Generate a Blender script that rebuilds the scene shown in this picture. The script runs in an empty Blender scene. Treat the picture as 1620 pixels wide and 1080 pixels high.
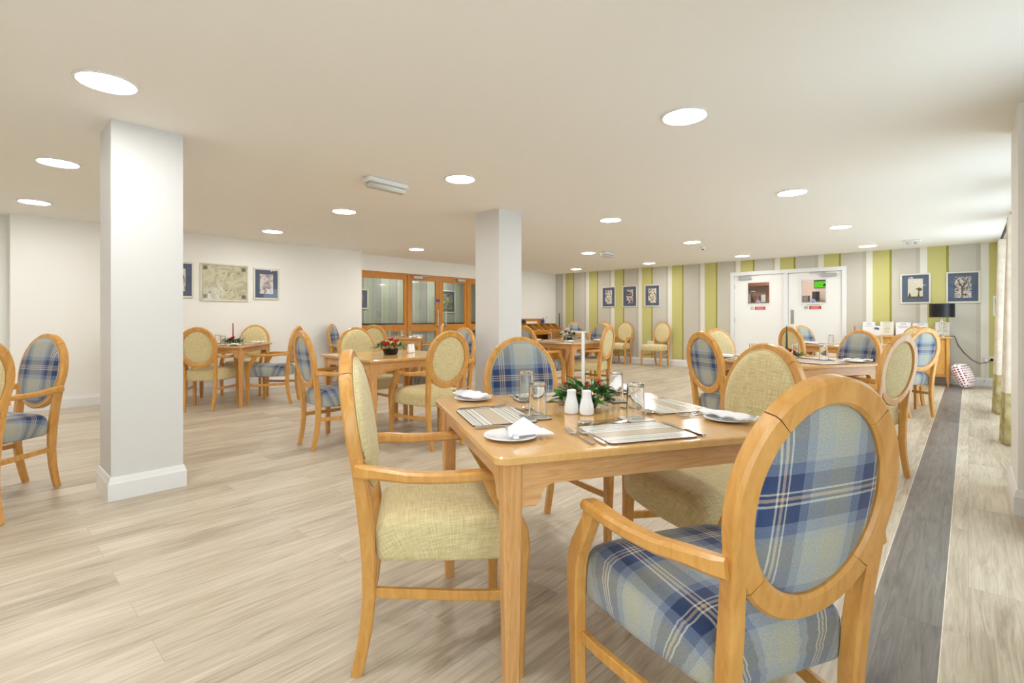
import bpy, math, random
from math import sin, cos, pi, radians, sqrt
from mathutils import Vector, Matrix
random.seed(7)
SC = bpy.context.scene
COL = SC.collection

# ------------------------------------------------------------------ camera, world, exposure
H = 2.40; CAMZ = 1.15
YAW = 0.7400196
cam_d = bpy.data.cameras.new('camera'); cam = bpy.data.objects.new('camera', cam_d); COL.objects.link(cam)
cam.location = (0, 0, CAMZ)
cam.rotation_euler = (pi/2, 0, YAW)
cam_d.sensor_fit = 'HORIZONTAL'; cam_d.sensor_width = 36.0
cam_d.lens = 791.0/1620.0*36.0
cam_d.shift_y = (502.3-540.0)/1620.0
cam_d.clip_start = 0.05; cam_d.clip_end = 100
SC.camera = cam
W = bpy.data.worlds.new('world'); SC.world = W; W.use_nodes = True
wbg = W.node_tree.nodes['Background']
wbg.inputs[0].default_value = (0.80, 0.90, 1.0, 1); wbg.inputs[1].default_value = 4.4
SC.view_settings.view_transform = 'Standard'; SC.view_settings.look = 'None'
SC.view_settings.gamma = 1.0; SC.view_settings.use_curve_mapping = False
SC.view_settings.exposure = 0.16
LAMP_EMIT = 70.0            # radiance of the round LED downlights
LAMP_COL = (1.0, 0.995, 0.985)

# ------------------------------------------------------------------ materials
def srgb(r, g, b):
    f = lambda c: (c/255/12.92 if c/255 <= .04045 else ((c/255+.055)/1.055)**2.4)
    return (f(r), f(g), f(b), 1)
def base(name):
    m = bpy.data.materials.new(name); m.use_nodes = True
    nt = m.node_tree; b = nt.nodes['Principled BSDF']
    return m, nt, b
def ncon(nt, a, ai, b, bi): nt.links.new(a.outputs[ai], b.inputs[bi])
def plain(name, col, rough=.5, metal=0, spec=.5, bump=0, bscale=200, emit=None, es=0):
    m, nt, b = base(name)
    b.inputs['Base Color'].default_value = col; b.inputs['Roughness'].default_value = rough
    b.inputs['Metallic'].default_value = metal; b.inputs['Specular IOR Level'].default_value = spec
    if emit:
        b.inputs['Emission Color'].default_value = emit; b.inputs['Emission Strength'].default_value = es
    if bump:
        tc = nt.nodes.new('ShaderNodeTexCoord'); n = nt.nodes.new('ShaderNodeTexNoise'); n.inputs['Scale'].default_value = bscale
        bp = nt.nodes.new('ShaderNodeBump'); bp.inputs['Strength'].default_value = bump; bp.inputs['Distance'].default_value = .002
        ncon(nt, tc, 'Object', n, 'Vector'); ncon(nt, n, 'Fac', bp, 'Height'); ncon(nt, bp, 'Normal', b, 'Normal')
    return m
def ramp(nt, stops, interp='LINEAR'):
    r = nt.nodes.new('ShaderNodeValToRGB'); cr = r.color_ramp; cr.interpolation = interp
    while len(cr.elements) > 1: cr.elements.remove(cr.elements[-1])
    cr.elements[0].position = stops[0][0]; cr.elements[0].color = stops[0][1]
    for p, c in stops[1:]:
        e = cr.elements.new(p); e.color = c
    return r
def math_n(nt, op, a=None, b=None, c=None):
    n = nt.nodes.new('ShaderNodeMath'); n.operation = op
    for i, v in enumerate((a, b, c)):
        if v is None: continue
        if isinstance(v, tuple): nt.links.new(v[0].outputs[v[1]], n.inputs[i])
        else: n.inputs[i].default_value = v
    return n
def wood(name, c1, c2, stretch=(2, 2, 30), rough=.32, scale=1.0, dist=2.0, coat=.0):
    """grain = stretched noise; stretch gives the frequency along x, y, z"""
    m, nt, b = base(name)
    tc = nt.nodes.new('ShaderNodeTexCoord'); mp = nt.nodes.new('ShaderNodeMapping')
    mp.inputs['Scale'].default_value = [s*scale for s in stretch]
    n = nt.nodes.new('ShaderNodeTexNoise'); n.inputs['Scale'].default_value = 1.0; n.inputs['Detail'].default_value = 5
    n.inputs['Distortion'].default_value = dist
    ncon(nt, tc, 'Object', mp, 'Vector'); ncon(nt, mp, 'Vector', n, 'Vector')
    r = ramp(nt, [(.3, c1), (.5, tuple((x+y)/2 for x, y in zip(c1, c2))), (.7, c2)])
    ncon(nt, n, 'Fac', r, 'Fac'); ncon(nt, r, 'Color', b, 'Base Color')
    b.inputs['Roughness'].default_value = rough; b.inputs['Coat Weight'].default_value = coat
    b.inputs['Coat Roughness'].default_value = .15
    return m

M = {}
M['beech'] = wood('beech_wood', srgb(206, 146, 68), srgb(224, 168, 92), (6, 6, 1.5), .30, 6, 1.0, .15)
M['joint'] = plain('wood_joint', srgb(120, 78, 30), .6)
M['oak'] = wood('oak_wood', srgb(206, 150, 92), srgb(226, 178, 122), (30, 3, 30), .30, 1.6, 2.5, .2)
M['oak_x'] = wood('oak_wood_along', srgb(206, 150, 92), srgb(226, 178, 122), (3, 30, 30), .30, 1.6, 2.5, .2)
M['oak_leg'] = wood('oak_leg_wood', srgb(204, 146, 84), srgb(224, 172, 112), (30, 30, 3), .35, 1.6, 2.0, .1)
M['top'] = wood('table_top_wood', srgb(220, 168, 100), srgb(228, 180, 114), (30, 3, 10), .16, 1.2, 1.5, .3)
M['darkoak'] = wood('door_oak_wood', srgb(186, 118, 34), srgb(208, 140, 52), (12, 12, 1), .35, 2.5, 1.0, .1)
M['white'] = plain('white_gloss_paint', srgb(240, 240, 240), .28)
M['doorwhite'] = plain('door_paint', srgb(246, 246, 243), .35)
M['ceil'] = plain('ceiling_paint', srgb(250, 247, 241), .9, bump=.05, bscale=60)
M['wall'] = plain('wall_paint', srgb(248, 247, 242), .85, bump=.05, bscale=60)
M['pillar'] = plain('pillar_paint', srgb(222, 221, 219), .75)
M['steel'] = plain('brushed_steel', srgb(190, 188, 184), .25, 1)
M['chrome'] = plain('cutlery_steel', srgb(215, 215, 215), .12, 1)
M['silver'] = plain('closer_silver', srgb(196, 196, 200), .35, .6)
M['black'] = plain('black_plastic', srgb(20, 20, 22), .35)
M['dark'] = plain('dark_felt', srgb(60, 48, 36), .8)
M['porcelain'] = plain('white_porcelain', srgb(246, 246, 248), .1)
M['napkin'] = plain('white_napkin', srgb(247, 247, 250), .9, bump=.1, bscale=400)
M['paper'] = plain('white_paper', srgb(240, 241, 243), .7)
M['cream_paper'] = plain('cream_paper', srgb(236, 230, 212), .7)
M['ink'] = plain('grey_ink', srgb(120, 125, 140), .8)
M['frame'] = plain('champagne_frame', srgb(228, 224, 208), .35)
M['mount'] = plain('blue_mount_board', srgb(86, 100, 128), .7)
M['candle_white'] = plain('white_candle_wax', srgb(240, 238, 232), .4)
M['candle_red'] = plain('red_candle_wax', srgb(178, 30, 40), .4)
M['candle_green'] = plain('green_candle_wax', srgb(40, 66, 40), .4)
M['leaf1'] = plain('holly_leaf', srgb(52, 118, 40), .35)
M['leaf2'] = plain('pale_leaf', srgb(112, 150, 96), .5)
M['leaf3'] = plain('dark_leaf', srgb(26, 74, 34), .4)
M['red'] = plain('red_berry', srgb(200, 22, 30), .3)
M['rose'] = plain('red_rose', srgb(206, 24, 26), .6)
M['creamflower'] = plain('cream_flower', srgb(226, 226, 168), .6)
M['whiteflower'] = plain('white_flower', srgb(240, 238, 226), .6)
M['plum'] = plain('plum_flower', srgb(110, 30, 50), .6)
M['shade'] = plain('black_lamp_shade', srgb(8, 9, 16), .4)
M['cable'] = plain('dark_cable', srgb(50, 50, 52), .5)
M['blue'] = plain('blue_sign', srgb(40, 84, 170), .5)
M['redsign'] = plain('red_sign', srgb(205, 50, 56), .5)
M['copper'] = plain('copper_pan', srgb(190, 130, 100), .3, .6)
M['kitchenwall'] = plain('kitchen_tile', srgb(220, 192, 176), .5)
M['mullfloor'] = plain('grey_vinyl', srgb(150, 146, 140), .5)
M['lampdisc'] = plain('led_diffuser', (1, 1, 1, 1), .5, emit=LAMP_COL+(1,), es=LAMP_EMIT)
M['greenlit'] = plain('lit_green_panel', srgb(90, 210, 40), .5, emit=srgb(110, 225, 40), es=.55)
M['bluebox'] = plain('blue_card', srgb(120, 140, 190), .6)
M['greybox'] = plain('charcoal_box', srgb(44, 46, 52), .5)

def glass_thin(name, tint=(.97, .98, .97, 1), gloss=.10):
    m = bpy.data.materials.new(name); m.use_nodes = True; nt = m.node_tree
    for n in list(nt.nodes): nt.nodes.remove(n)
    o = nt.nodes.new('ShaderNodeOutputMaterial'); mx = nt.nodes.new('ShaderNodeMixShader')
    t = nt.nodes.new('ShaderNodeBsdfTransparent'); t.inputs[0].default_value = tint
    g = nt.nodes.new('ShaderNodeBsdfGlossy'); g.inputs['Roughness'].default_value = .02
    fr = nt.nodes.new('ShaderNodeFresnel'); fr.inputs[0].default_value = 1.5
    geo = nt.nodes.new('ShaderNodeNewGeometry'); front = math_n(nt, 'SUBTRACT', 1.0, (geo, 'Backfacing'))
    a0 = math_n(nt, 'ADD', (fr, 0), gloss*.3); a = math_n(nt, 'MULTIPLY', (a0, 0), (front, 0))
    nt.links.new(a.outputs[0], mx.inputs[0]); nt.links.new(t.outputs[0], mx.inputs[1]); nt.links.new(g.outputs[0], mx.inputs[2])
    nt.links.new(mx.outputs[0], o.inputs[0]); return m
M['pane'] = glass_thin('window_glass', (.93, .96, .95, 1))
M['picglass'] = glass_thin('picture_glass', (.98, .98, .98, 1), .02)
def glass_real(name):
    m, nt, b = base(name)
    b.inputs['Base Color'].default_value = (.98, .99, .99, 1); b.inputs['Roughness'].default_value = .0
    b.inputs['Transmission Weight'].default_value = 1.0; b.inputs['IOR'].default_value = 1.45
    return m
M['tumbler'] = glass_real('tumbler_glass')

def lime_fabric():
    m, nt, b = base('lime_linen')
    tc = nt.nodes.new('ShaderNodeTexCoord')
    outs = []
    for sc in ((420, 30, 1), (30, 420, 1)):
        mp = nt.nodes.new('ShaderNodeMapping'); mp.inputs['Scale'].default_value = sc
        n = nt.nodes.new('ShaderNodeTexNoise'); n.inputs['Scale'].default_value = .5; n.inputs['Detail'].default_value = 3
        ncon(nt, tc, 'UV', mp, 'Vector'); ncon(nt, mp, 'Vector', n, 'Vector'); outs.append(n)
    a = math_n(nt, 'ADD', (outs[0], 'Fac'), (outs[1], 'Fac')); h = math_n(nt, 'MULTIPLY', (a, 0), .5)
    r = ramp(nt, [(.36, srgb(203, 184, 126)), (.5, srgb(221, 204, 152)), (.64, srgb(236, 223, 180))])
    nt.links.new(h.outputs[0], r.inputs[0]); ncon(nt, r, 'Color', b, 'Base Color')
    b.inputs['Roughness'].default_value = .85; b.inputs['Sheen Weight'].default_value = .2
    bp = nt.nodes.new('ShaderNodeBump'); bp.inputs['Strength'].default_value = .25; bp.inputs['Distance'].default_value = .001
    nt.links.new(h.outputs[0], bp.inputs['Height']); ncon(nt, bp, 'Normal', b, 'Normal')
    return m
M['lime'] = lime_fabric()
def tartan():
    m, nt, b = base('blue_tartan_wool')
    pale, pale2, mid, navy, cream, tan = srgb(170, 176, 176), srgb(180, 180, 162), srgb(124, 138, 162), srgb(44, 64, 108), srgb(212, 210, 196), srgb(196, 170, 142)
    P = .27
    st = [(0, pale2), (.05, pale), (.065, mid), (.090, navy), (.127, cream), (.132, navy), (.139, tan), (.146, navy), (.152, cream), (.157, navy), (.191, mid), (.215, pale), (.262, pale2)]
    uvn = nt.nodes.new('ShaderNodeTexCoord'); sp = nt.nodes.new('ShaderNodeSeparateXYZ'); ncon(nt, uvn, 'UV', sp, 'Vector')
    rs = []
    for ax, off in ((0, 0.02), (1, 0.0)):
        a = math_n(nt, 'MULTIPLY_ADD', (sp, ax), 1/P, 10+off/P); f = math_n(nt, 'FRACT', (a, 0))
        r = ramp(nt, [(p/P, c) for p, c in st], 'CONSTANT'); nt.links.new(f.outputs[0], r.inputs[0]); rs.append(r)
    mx = nt.nodes.new('ShaderNodeMix'); mx.data_type = 'RGBA'; mx.inputs['Factor'].default_value = .5
    nt.links.new(rs[0].outputs[0], mx.inputs[6]); nt.links.new(rs[1].outputs[0], mx.inputs[7])
    n = nt.nodes.new('ShaderNodeTexNoise'); n.inputs['Scale'].default_value = 260; n.inputs['Detail'].default_value = 4
    ncon(nt, uvn, 'UV', n, 'Vector')
    r2 = ramp(nt, [(.3, (.80, .80, .80, 1)), (.7, (1.12, 1.12, 1.12, 1))]); ncon(nt, n, 'Fac', r2, 'Fac')
    mu = nt.nodes.new('ShaderNodeMix'); mu.data_type = 'RGBA'; mu.blend_type = 'MULTIPLY'; mu.inputs['Factor'].default_value = 1
    nt.links.new(mx.outputs[2], mu.inputs[6]); nt.links.new(r2.outputs[0], mu.inputs[7]); nt.links.new(mu.outputs[2], b.inputs['Base Color'])
    b.inputs['Roughness'].default_value = .9; b.inputs['Sheen Weight'].default_value = .25
    bp = nt.nodes.new('ShaderNodeBump'); bp.inputs['Strength'].default_value = .3; bp.inputs['Distance'].default_value = .001
    ncon(nt, n, 'Fac', bp, 'Height'); ncon(nt, bp, 'Normal', b, 'Normal')
    return m
M['tartan'] = tartan()

def floor_mat(name, cols, dark=False):
    m, nt, b = base(name)
    tc = nt.nodes.new('ShaderNodeTexCoord')
    mp = nt.nodes.new('ShaderNodeMapping'); mp.inputs['Rotation'].default_value = (0, 0, pi/2)
    ncon(nt, tc, 'Object', mp, 'Vector')
    br = nt.nodes.new('ShaderNodeTexBrick'); br.inputs['Scale'].default_value = 1
    br.inputs['Brick Width'].default_value = 1.22; br.inputs['Row Height'].default_value = .18 if not dark else .24
    br.inputs['Mortar Size'].default_value = .0012; br.inputs['Mortar Smooth'].default_value = 0; br.offset = .37
    br.inputs['Color1'].default_value = (0, 0, 0, 1); br.inputs['Color2'].default_value = (1, 1, 1, 1); br.inputs['Mortar'].default_value = (.5, .5, .5, 1)
    ncon(nt, mp, 'Vector', br, 'Vector')
    # per-plank shift of the grain
    add = nt.nodes.new('ShaderNodeVectorMath'); add.operation = 'MULTIPLY_ADD'
    ncon(nt, br, 'Color', add, 0); add.inputs[1].default_value = (3.1, 7.7, 0); ncon(nt, tc, 'Object', add, 2)
    mp2 = nt.nodes.new('ShaderNodeMapping'); mp2.inputs['Scale'].default_value = (34, 2.2, 1); ncon(nt, add, 0, mp2, 'Vector')
    n = nt.nodes.new('ShaderNodeTexNoise'); n.inputs['Scale'].default_value = 1; n.inputs['Detail'].default_value = 8; n.inputs['Roughness'].default_value = .62; n.inputs['Distortion'].default_value = 1.6
    ncon(nt, mp2, 'Vector', n, 'Vector')
    mp3 = nt.nodes.new('ShaderNodeMapping'); mp3.inputs['Scale'].default_value = (5, .9, 1); ncon(nt, add, 0, mp3, 'Vector')
    n2 = nt.nodes.new('ShaderNodeTexNoise'); n2.inputs['Scale'].default_value = 1; n2.inputs['Detail'].default_value = 3; n2.inputs['Distortion'].default_value = 1
    ncon(nt, mp3, 'Vector', n2, 'Vector')
    s = math_n(nt, 'MULTIPLY', (n, 'Fac'), .55); s2 = math_n(nt, 'MULTIPLY_ADD', (n2, 'Fac'), .33, (s, 0))
    s3 = math_n(nt, 'MULTIPLY_ADD', (br, 'Color'), .10, (s2, 0))
    r = ramp(nt, [(.34, cols[0]), (.46, cols[1]), (.60, cols[2])]); nt.links.new(s3.outputs[0], r.inputs[0])
    mx = nt.nodes.new('ShaderNodeMix'); mx.data_type = 'RGBA'
    fm = math_n(nt, 'MULTIPLY', (br, 'Fac'), .45)
    nt.links.new(fm.outputs[0], mx.inputs[0]); nt.links.new(r.outputs[0], mx.inputs[6]); mx.inputs[7].default_value = cols[0]
    nt.links.new(mx.outputs[2], b.inputs['Base Color'])
    b.inputs['Roughness'].default_value = .38 if not dark else .34
    bp = nt.nodes.new('ShaderNodeBump'); bp.inputs['Strength'].default_value = .12; bp.inputs['Distance'].default_value = .002
    ncon(nt, n, 'Fac', bp, 'Height'); ncon(nt, bp, 'Normal', b, 'Normal')
    return m
M['floor'] = floor_mat('pale_oak_vinyl_planks', (srgb(160, 145, 125), srgb(191, 177, 155), srgb(213, 201, 181)))
M['floordark'] = floor_mat('grey_vinyl_planks', (srgb(88, 82, 80), srgb(112, 107, 104), srgb(136, 130, 126)), True)

def striped_wall(name, axis=0, start=-8.44, P=.79, pal=None):
    m, nt, b = base(name)
    tc = nt.nodes.new('ShaderNodeTexCoord'); sp = nt.nodes.new('ShaderNodeSeparateXYZ'); ncon(nt, tc, 'Object', sp, 'Vector')
    mp = nt.nodes.new('ShaderNodeMapping'); mp.inputs['Scale'].default_value = (1, 1, 9); ncon(nt, tc, 'Object', mp, 'Vector')
    n = nt.nodes.new('ShaderNodeTexNoise'); n.inputs['Scale'].default_value = 2.5; n.inputs['Detail'].default_value = 3; ncon(nt, mp, 'Vector', n, 'Vector')
    j = math_n(nt, 'MULTIPLY_ADD', (n, 'Fac'), .022, -.011)
    a = math_n(nt, 'SUBTRACT', (sp, axis), start)
    d = math_n(nt, 'DIVIDE', (a, 0), P); f = math_n(nt, 'FRACT', (d, 0))
    jj = math_n(nt, 'ADD', (f, 0), (j, 0))
    g, gd, gr, gr2, wh = pal or (srgb(204, 198, 128), srgb(156, 154, 60), srgb(206, 201, 188), srgb(196, 191, 177), srgb(234, 232, 220))
    # ragged right edge of the green band uses the jittered coordinate, the other edges are straight
    r1 = ramp(nt, [(0, g), (.325, gd), (.355, gr), (.80, gr2), (.872, wh)], 'CONSTANT'); nt.links.new(f.outputs[0], r1.inputs[0])
    r2 = ramp(nt, [(0, g), (.320, gd), (.360, gr)], 'CONSTANT'); nt.links.new(jj.outputs[0], r2.inputs[0])
    sel = math_n(nt, 'LESS_THAN', (f, 0), .5); sel2 = math_n(nt, 'GREATER_THAN', (f, 0), .1); selm = math_n(nt, 'MULTIPLY', (sel, 0), (sel2, 0))
    mx = nt.nodes.new('ShaderNodeMix'); mx.data_type = 'RGBA'
    nt.links.new(selm.outputs[0], mx.inputs[0]); nt.links.new(r1.outputs[0], mx.inputs[6]); nt.links.new(r2.outputs[0], mx.inputs[7])
    nt.links.new(mx.outputs[2], b.inputs['Base Color']); b.inputs['Roughness'].default_value = .8
    return m
M['stripes'] = striped_wall('striped_wallpaper')
M['corridor'] = striped_wall('corridor_wallpaper', 1, 4.0, .46, (srgb(176, 182, 158), srgb(160, 166, 142), srgb(166, 164, 154), srgb(150, 150, 138), srgb(190, 190, 176)))
def photo_mat(name, dark, lightc, scale=14, seed=0.0, bias=.5):
    m, nt, b = base(name)
    tc = nt.nodes.new('ShaderNodeTexCoord'); mp = nt.nodes.new('ShaderNodeMapping'); mp.inputs['Location'].default_value = (seed, seed*2, seed)
    ncon(nt, tc, 'Object', mp, 'Vector')
    n = nt.nodes.new('ShaderNodeTexNoise'); n.inputs['Scale'].default_value = scale; n.inputs['Detail'].default_value = 6; n.inputs['Distortion'].default_value = 1.2
    ncon(nt, mp, 'Vector', n, 'Vector')
    r = ramp(nt, [(bias-.10, dark), (bias, tuple((x+y)/2 for x, y in zip(dark, lightc))), (bias+.07, lightc)]); ncon(nt, n, 'Fac', r, 'Fac')
    ncon(nt, r, 'Color', b, 'Base Color'); b.inputs['Roughness'].default_value = .6
    return m
M['photo_a'] = photo_mat('sepia_photograph', srgb(70, 60, 54), srgb(236, 226, 208), 14, 1.3, .46)
M['photo_b'] = photo_mat('dark_photograph', srgb(60, 48, 54), srgb(226, 210, 206), 9, 4.1, .47)
M['photo_c'] = photo_mat('village_photograph', srgb(66, 58, 60), srgb(226, 216, 208), 22, 7.7, .49)
M['photo_sky'] = plain('photograph_sky', srgb(228, 220, 198), .6)
M['photo_dark'] = plain('photograph_dark_tone', srgb(92, 80, 56), .7)  # dark printed shapes: trees and shore in the pictures
M['photo_pale'] = photo_mat('faded_photograph', srgb(150, 130, 130), srgb(232, 226, 222), 10, 3.3, .45)
M['map'] = photo_mat('vintage_map_print', srgb(196, 190, 158), srgb(222, 215, 184), 9, 2.2, .5)
M['map_mark'] = plain('map_ink', srgb(120, 116, 92), .8)
M['green_print'] = photo_mat('green_print', srgb(86, 92, 70), srgb(186, 182, 140), 8, 5.0)
def mat_stripes():
    m, nt, b = base('striped_placemat')
    uv = nt.nodes.new('ShaderNodeTexCoord'); sp = nt.nodes.new('ShaderNodeSeparateXYZ'); ncon(nt, uv, 'UV', sp, 'Vector')
    f = math_n(nt, 'FRACT', (sp, 1))
    w, gy, tn, br, pl = srgb(238, 236, 230), srgb(140, 136, 130), srgb(206, 190, 166), srgb(120, 104, 88), srgb(222, 218, 208)
    st = [(0, w), (.04, gy), (.05, w), (.08, gy), (.09, w), (.13, br), (.145, pl), (.19, w), (.22, gy), (.235, w), (.30, br), (.31, tn), (.56, br), (.57, w), (.63, gy), (.64, pl), (.70, w), (.73, br), (.745, w), (.80, gy), (.81, w), (.86, gy), (.87, pl), (.92, br), (.93, w), (.965, gy), (.975, w)]
    r = ramp(nt, st, 'CONSTANT'); nt.links.new(f.outputs[0], r.inputs[0]); ncon(nt, r, 'Color', b, 'Base Color')
    b.inputs['Roughness'].default_value = .15
    return m
M['placemat'] = mat_stripes()
M['matedge'] = plain('placemat_cork_edge', srgb(96, 72, 52), .6)
def spots():
    m, nt, b = base('spotted_cushion_fabric')
    tc = nt.nodes.new('ShaderNodeTexCoord'); v = nt.nodes.new('ShaderNodeTexVoronoi'); v.inputs['Scale'].default_value = 26; v.inputs['Randomness'].default_value = .15
    ncon(nt, tc, 'Object', v, 'Vector')
    r = ramp(nt, [(0, srgb(120, 40, 56)), (.30, srgb(200, 120, 120)), (.38, srgb(238, 226, 224))], 'CONSTANT'); ncon(nt, v, 'Distance', r, 'Fac'); ncon(nt, r, 'Color', b, 'Base Color')
    b.inputs['Roughness'].default_value = .9; return m
M['spots'] = spots()
def curtain_mat(name, c1, c2):
    m, nt, b = base(name)
    tc = nt.nodes.new('ShaderNodeTexCoord'); n = nt.nodes.new('ShaderNodeTexNoise'); n.inputs['Scale'].default_value = 14; ncon(nt, tc, 'Object', n, 'Vector')
    r = ramp(nt, [(.35, c1), (.65, c2)]); ncon(nt, n, 'Fac', r, 'Fac'); ncon(nt, r, 'Color', b, 'Base Color'); b.inputs['Roughness'].default_value = .8
    return m
M['curtain'] = curtain_mat('cream_curtain_cloth', srgb(226, 214, 196), srgb(240, 230, 214))
M['hem'] = curtain_mat('gold_curtain_border', srgb(170, 154, 100), srgb(206, 194, 150))

# ------------------------------------------------------------------ mesh builder
class MB:
    def __init__(s): s.v = []; s.f = []; s.m = []; s.uv = {}; s.mats = []
    def mi(s, mat):
        if mat not in s.mats: s.mats.append(mat)
        return s.mats.index(mat)
    def add(s, vs, fs, mat, uvs=None):
        o = len(s.v); s.v += [tuple(p) for p in vs]; k = s.mi(mat)
        for f in fs: s.f.append([i+o for i in f]); s.m.append(k)
        if uvs:
            for i, t in enumerate(uvs): s.uv[i+o] = t
        return s
    def box(s, x0, x1, y0, y1, z0, z1, mat, bev=0):
        if bev:
            b = min(bev, (x1-x0)/2.01, (y1-y0)/2.01, (z1-z0)/2.01)
            vs = []; idx = {}
            for i, X in enumerate((x0, x1)):
                for j, Y in enumerate((y0, y1)):
                    for k, Z in enumerate((z0, z1)):
                        sx, sy, sz = (1, -1)[i], (1, -1)[j], (1, -1)[k]
                        for a, p in enumerate(((X, Y+sy*b, Z+sz*b), (X+sx*b, Y, Z+sz*b), (X+sx*b, Y+sy*b, Z))):
                            idx[(i, j, k, a)] = len(vs); vs.append(p)
            g = lambda i, j, k, a: idx[(i, j, k, a)]
            fs = [[g(0,0,0,0), g(0,0,1,0), g(0,1,1,0), g(0,1,0,0)], [g(1,0,0,0), g(1,1,0,0), g(1,1,1,0), g(1,0,1,0)],
                  [g(0,0,0,1), g(1,0,0,1), g(1,0,1,1), g(0,0,1,1)], [g(0,1,0,1), g(0,1,1,1), g(1,1,1,1), g(1,1,0,1)],
                  [g(0,0,0,2), g(0,1,0,2), g(1,1,0,2), g(1,0,0,2)], [g(0,0,1,2), g(1,0,1,2), g(1,1,1,2), g(0,1,1,2)]]
            for i in (0, 1):
                for j in (0, 1): fs.append([g(i,j,0,0), g(i,j,0,1), g(i,j,1,1), g(i,j,1,0)])
                for k in (0, 1): fs.append([g(i,0,k,0), g(i,0,k,2), g(i,1,k,2), g(i,1,k,0)])
            for j in (0, 1):
                for k in (0, 1): fs.append([g(0,j,k,1), g(0,j,k,2), g(1,j,k,2), g(1,j,k,1)])
            for i in (0, 1):
                for j in (0, 1):
                    for k in (0, 1): fs.append([g(i,j,k,0), g(i,j,k,1), g(i,j,k,2)])
            return s.add(vs, fs, mat)
        vs = [(x, y, z) for x in (x0, x1) for y in (y0, y1) for z in (z0, z1)]
        return s.add(vs, [[0,1,3,2],[4,6,7,5],[0,4,5,1],[2,3,7,6],[0,2,6,4],[1,5,7,3]], mat)
    def sweep(s, pts, ws, hs, mat, side=None, closed=False, caps=True, ch=.3, scale=None):
        """rectangular section with chamfered corners; w along 'side' vector, h perpendicular"""
        n = len(pts); P = [Vector(p) for p in pts]
        ws = ws if isinstance(ws, (list, tuple)) else [ws]*n; hs = hs if isinstance(hs, (list, tuple)) else [hs]*n
        rings = []
        for i in range(n):
            if closed: t = P[(i+1) % n]-P[i-1]
            else: t = P[min(i+1, n-1)]-P[max(i-1, 0)]
            t.normalize()
            sd = Vector(side(i) if callable(side) else side); sd = (sd-t*sd.dot(t)).normalized(); up = t.cross(sd).normalized()
            w, h = ws[i]/2, hs[i]/2; c = ch*min(w, h)
            ring = [(w, h-c), (w-c, h), (-w+c, h), (-w, h-c), (-w, -h+c), (-w+c, -h), (w-c, -h), (w, -h+c)]
            rings.append([P[i]+sd*a+up*b for a, b in ring])
        vs = [p for r in rings for p in r]; fs = []
        for i in range(n if closed else n-1):
            a = i*8; b = ((i+1) % n)*8
            for k in range(8): fs.append([a+k, a+(k+1) % 8, b+(k+1) % 8, b+k])
        if caps and not closed: fs.append(list(range(7, -1, -1))); fs.append([(n-1)*8+k for k in range(8)])
        return s.add(vs, fs, mat)
    def tube(s, pts, r, mat, n=8, closed=False):
        P = [Vector(p) for p in pts]; m = len(P); rs = r if isinstance(r, (list, tuple)) else [r]*m; vs = []; fs = []
        ref = Vector((0, 0, 1))
        for i in range(m):
            t = (P[(i+1) % m]-P[i-1]) if closed else (P[min(i+1, m-1)]-P[max(i-1, 0)]); t.normalize()
            if abs(t.dot(ref)) > .95: a = t.cross(Vector((1, 0, 0))).normalized()
            else: a = t.cross(ref).normalized()
            b = t.cross(a)
            for k in range(n): q = 2*pi*k/n; vs.append(P[i]+a*(rs[i]*cos(q))+b*(rs[i]*sin(q)))
        for i in range(m if closed else m-1):
            for k in range(n): fs.append([i*n+k, i*n+(k+1) % n, ((i+1) % m)*n+(k+1) % n, ((i+1) % m)*n+k])
        if not closed: fs.append(list(range(n-1, -1, -1))); fs.append([(m-1)*n+k for k in range(n)])
        return s.add(vs, fs, mat)
    def lathe(s, prof, mat, n=24, c=(0, 0, 0), sx=1, sy=1):
        vs = []; fs = []; m = len(prof)
        for r, z in prof:
            for k in range(n): q = 2*pi*k/n; vs.append((c[0]+r*sx*cos(q), c[1]+r*sy*sin(q), c[2]+z))
        for i in range(m-1):
            for k in range(n): fs.append([i*n+k, i*n+(k+1) % n, (i+1)*n+(k+1) % n, (i+1)*n+k])
        loop = prof[0] == prof[-1]
        if prof[0][0] > 1e-6 and not loop: fs.append(list(range(n-1, -1, -1)))
        if prof[-1][0] > 1e-6 and not loop: fs.append([(m-1)*n+k for k in range(n)])
        return s.add(vs, fs, mat)
    def prism(s, poly, fn, d0, d1, mat):
        """poly in 2-D, fn(a, b, d) -> 3-D, extruded from d0 to d1"""
        n = len(poly); vs = [fn(a, b, d0) for a, b in poly]+[fn(a, b, d1) for a, b in poly]
        fs = [list(range(n-1, -1, -1)), list(range(n, 2*n))]+[[i, (i+1) % n, n+(i+1) % n, n+i] for i in range(n)]
        return s.add(vs, fs, mat)
    def sphere(s, c, r, mat, n=10, m=7, sz=1):
        prof = [(r*sin(pi*i/m) if 0 < i < m else 0.00001, -r*sz*cos(pi*i/m)) for i in range(m+1)]
        return s.lathe(prof, mat, n, c)
    def build(s, name, parent=None, loc=None, rz=0, sharp=38, smooth=True):
        me = bpy.data.meshes.new(name); me.from_pydata([tuple(p) for p in s.v], [], s.f)
        for m in s.mats: me.materials.append(m if not isinstance(m, str) else M[m])
        for p, k in zip(me.polygons, s.m): p.material_index = k; p.use_smooth = smooth
        if s.uv:
            ul = me.uv_layers.new(name='UVMap')
            for l in me.loops: ul.data[l.index].uv = s.uv.get(l.vertex_index, (0, 0))
        me.update()
        import bmesh
        bm = bmesh.new(); bm.from_mesh(me); bmesh.ops.recalc_face_normals(bm, faces=bm.faces); bm.to_mesh(me); bm.free()
        if smooth: me.set_sharp_from_angle(angle=radians(sharp))
        o = bpy.data.objects.new(name, me); COL.objects.link(o)
        if parent: o.parent = parent
        if loc: o.location = loc
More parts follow.
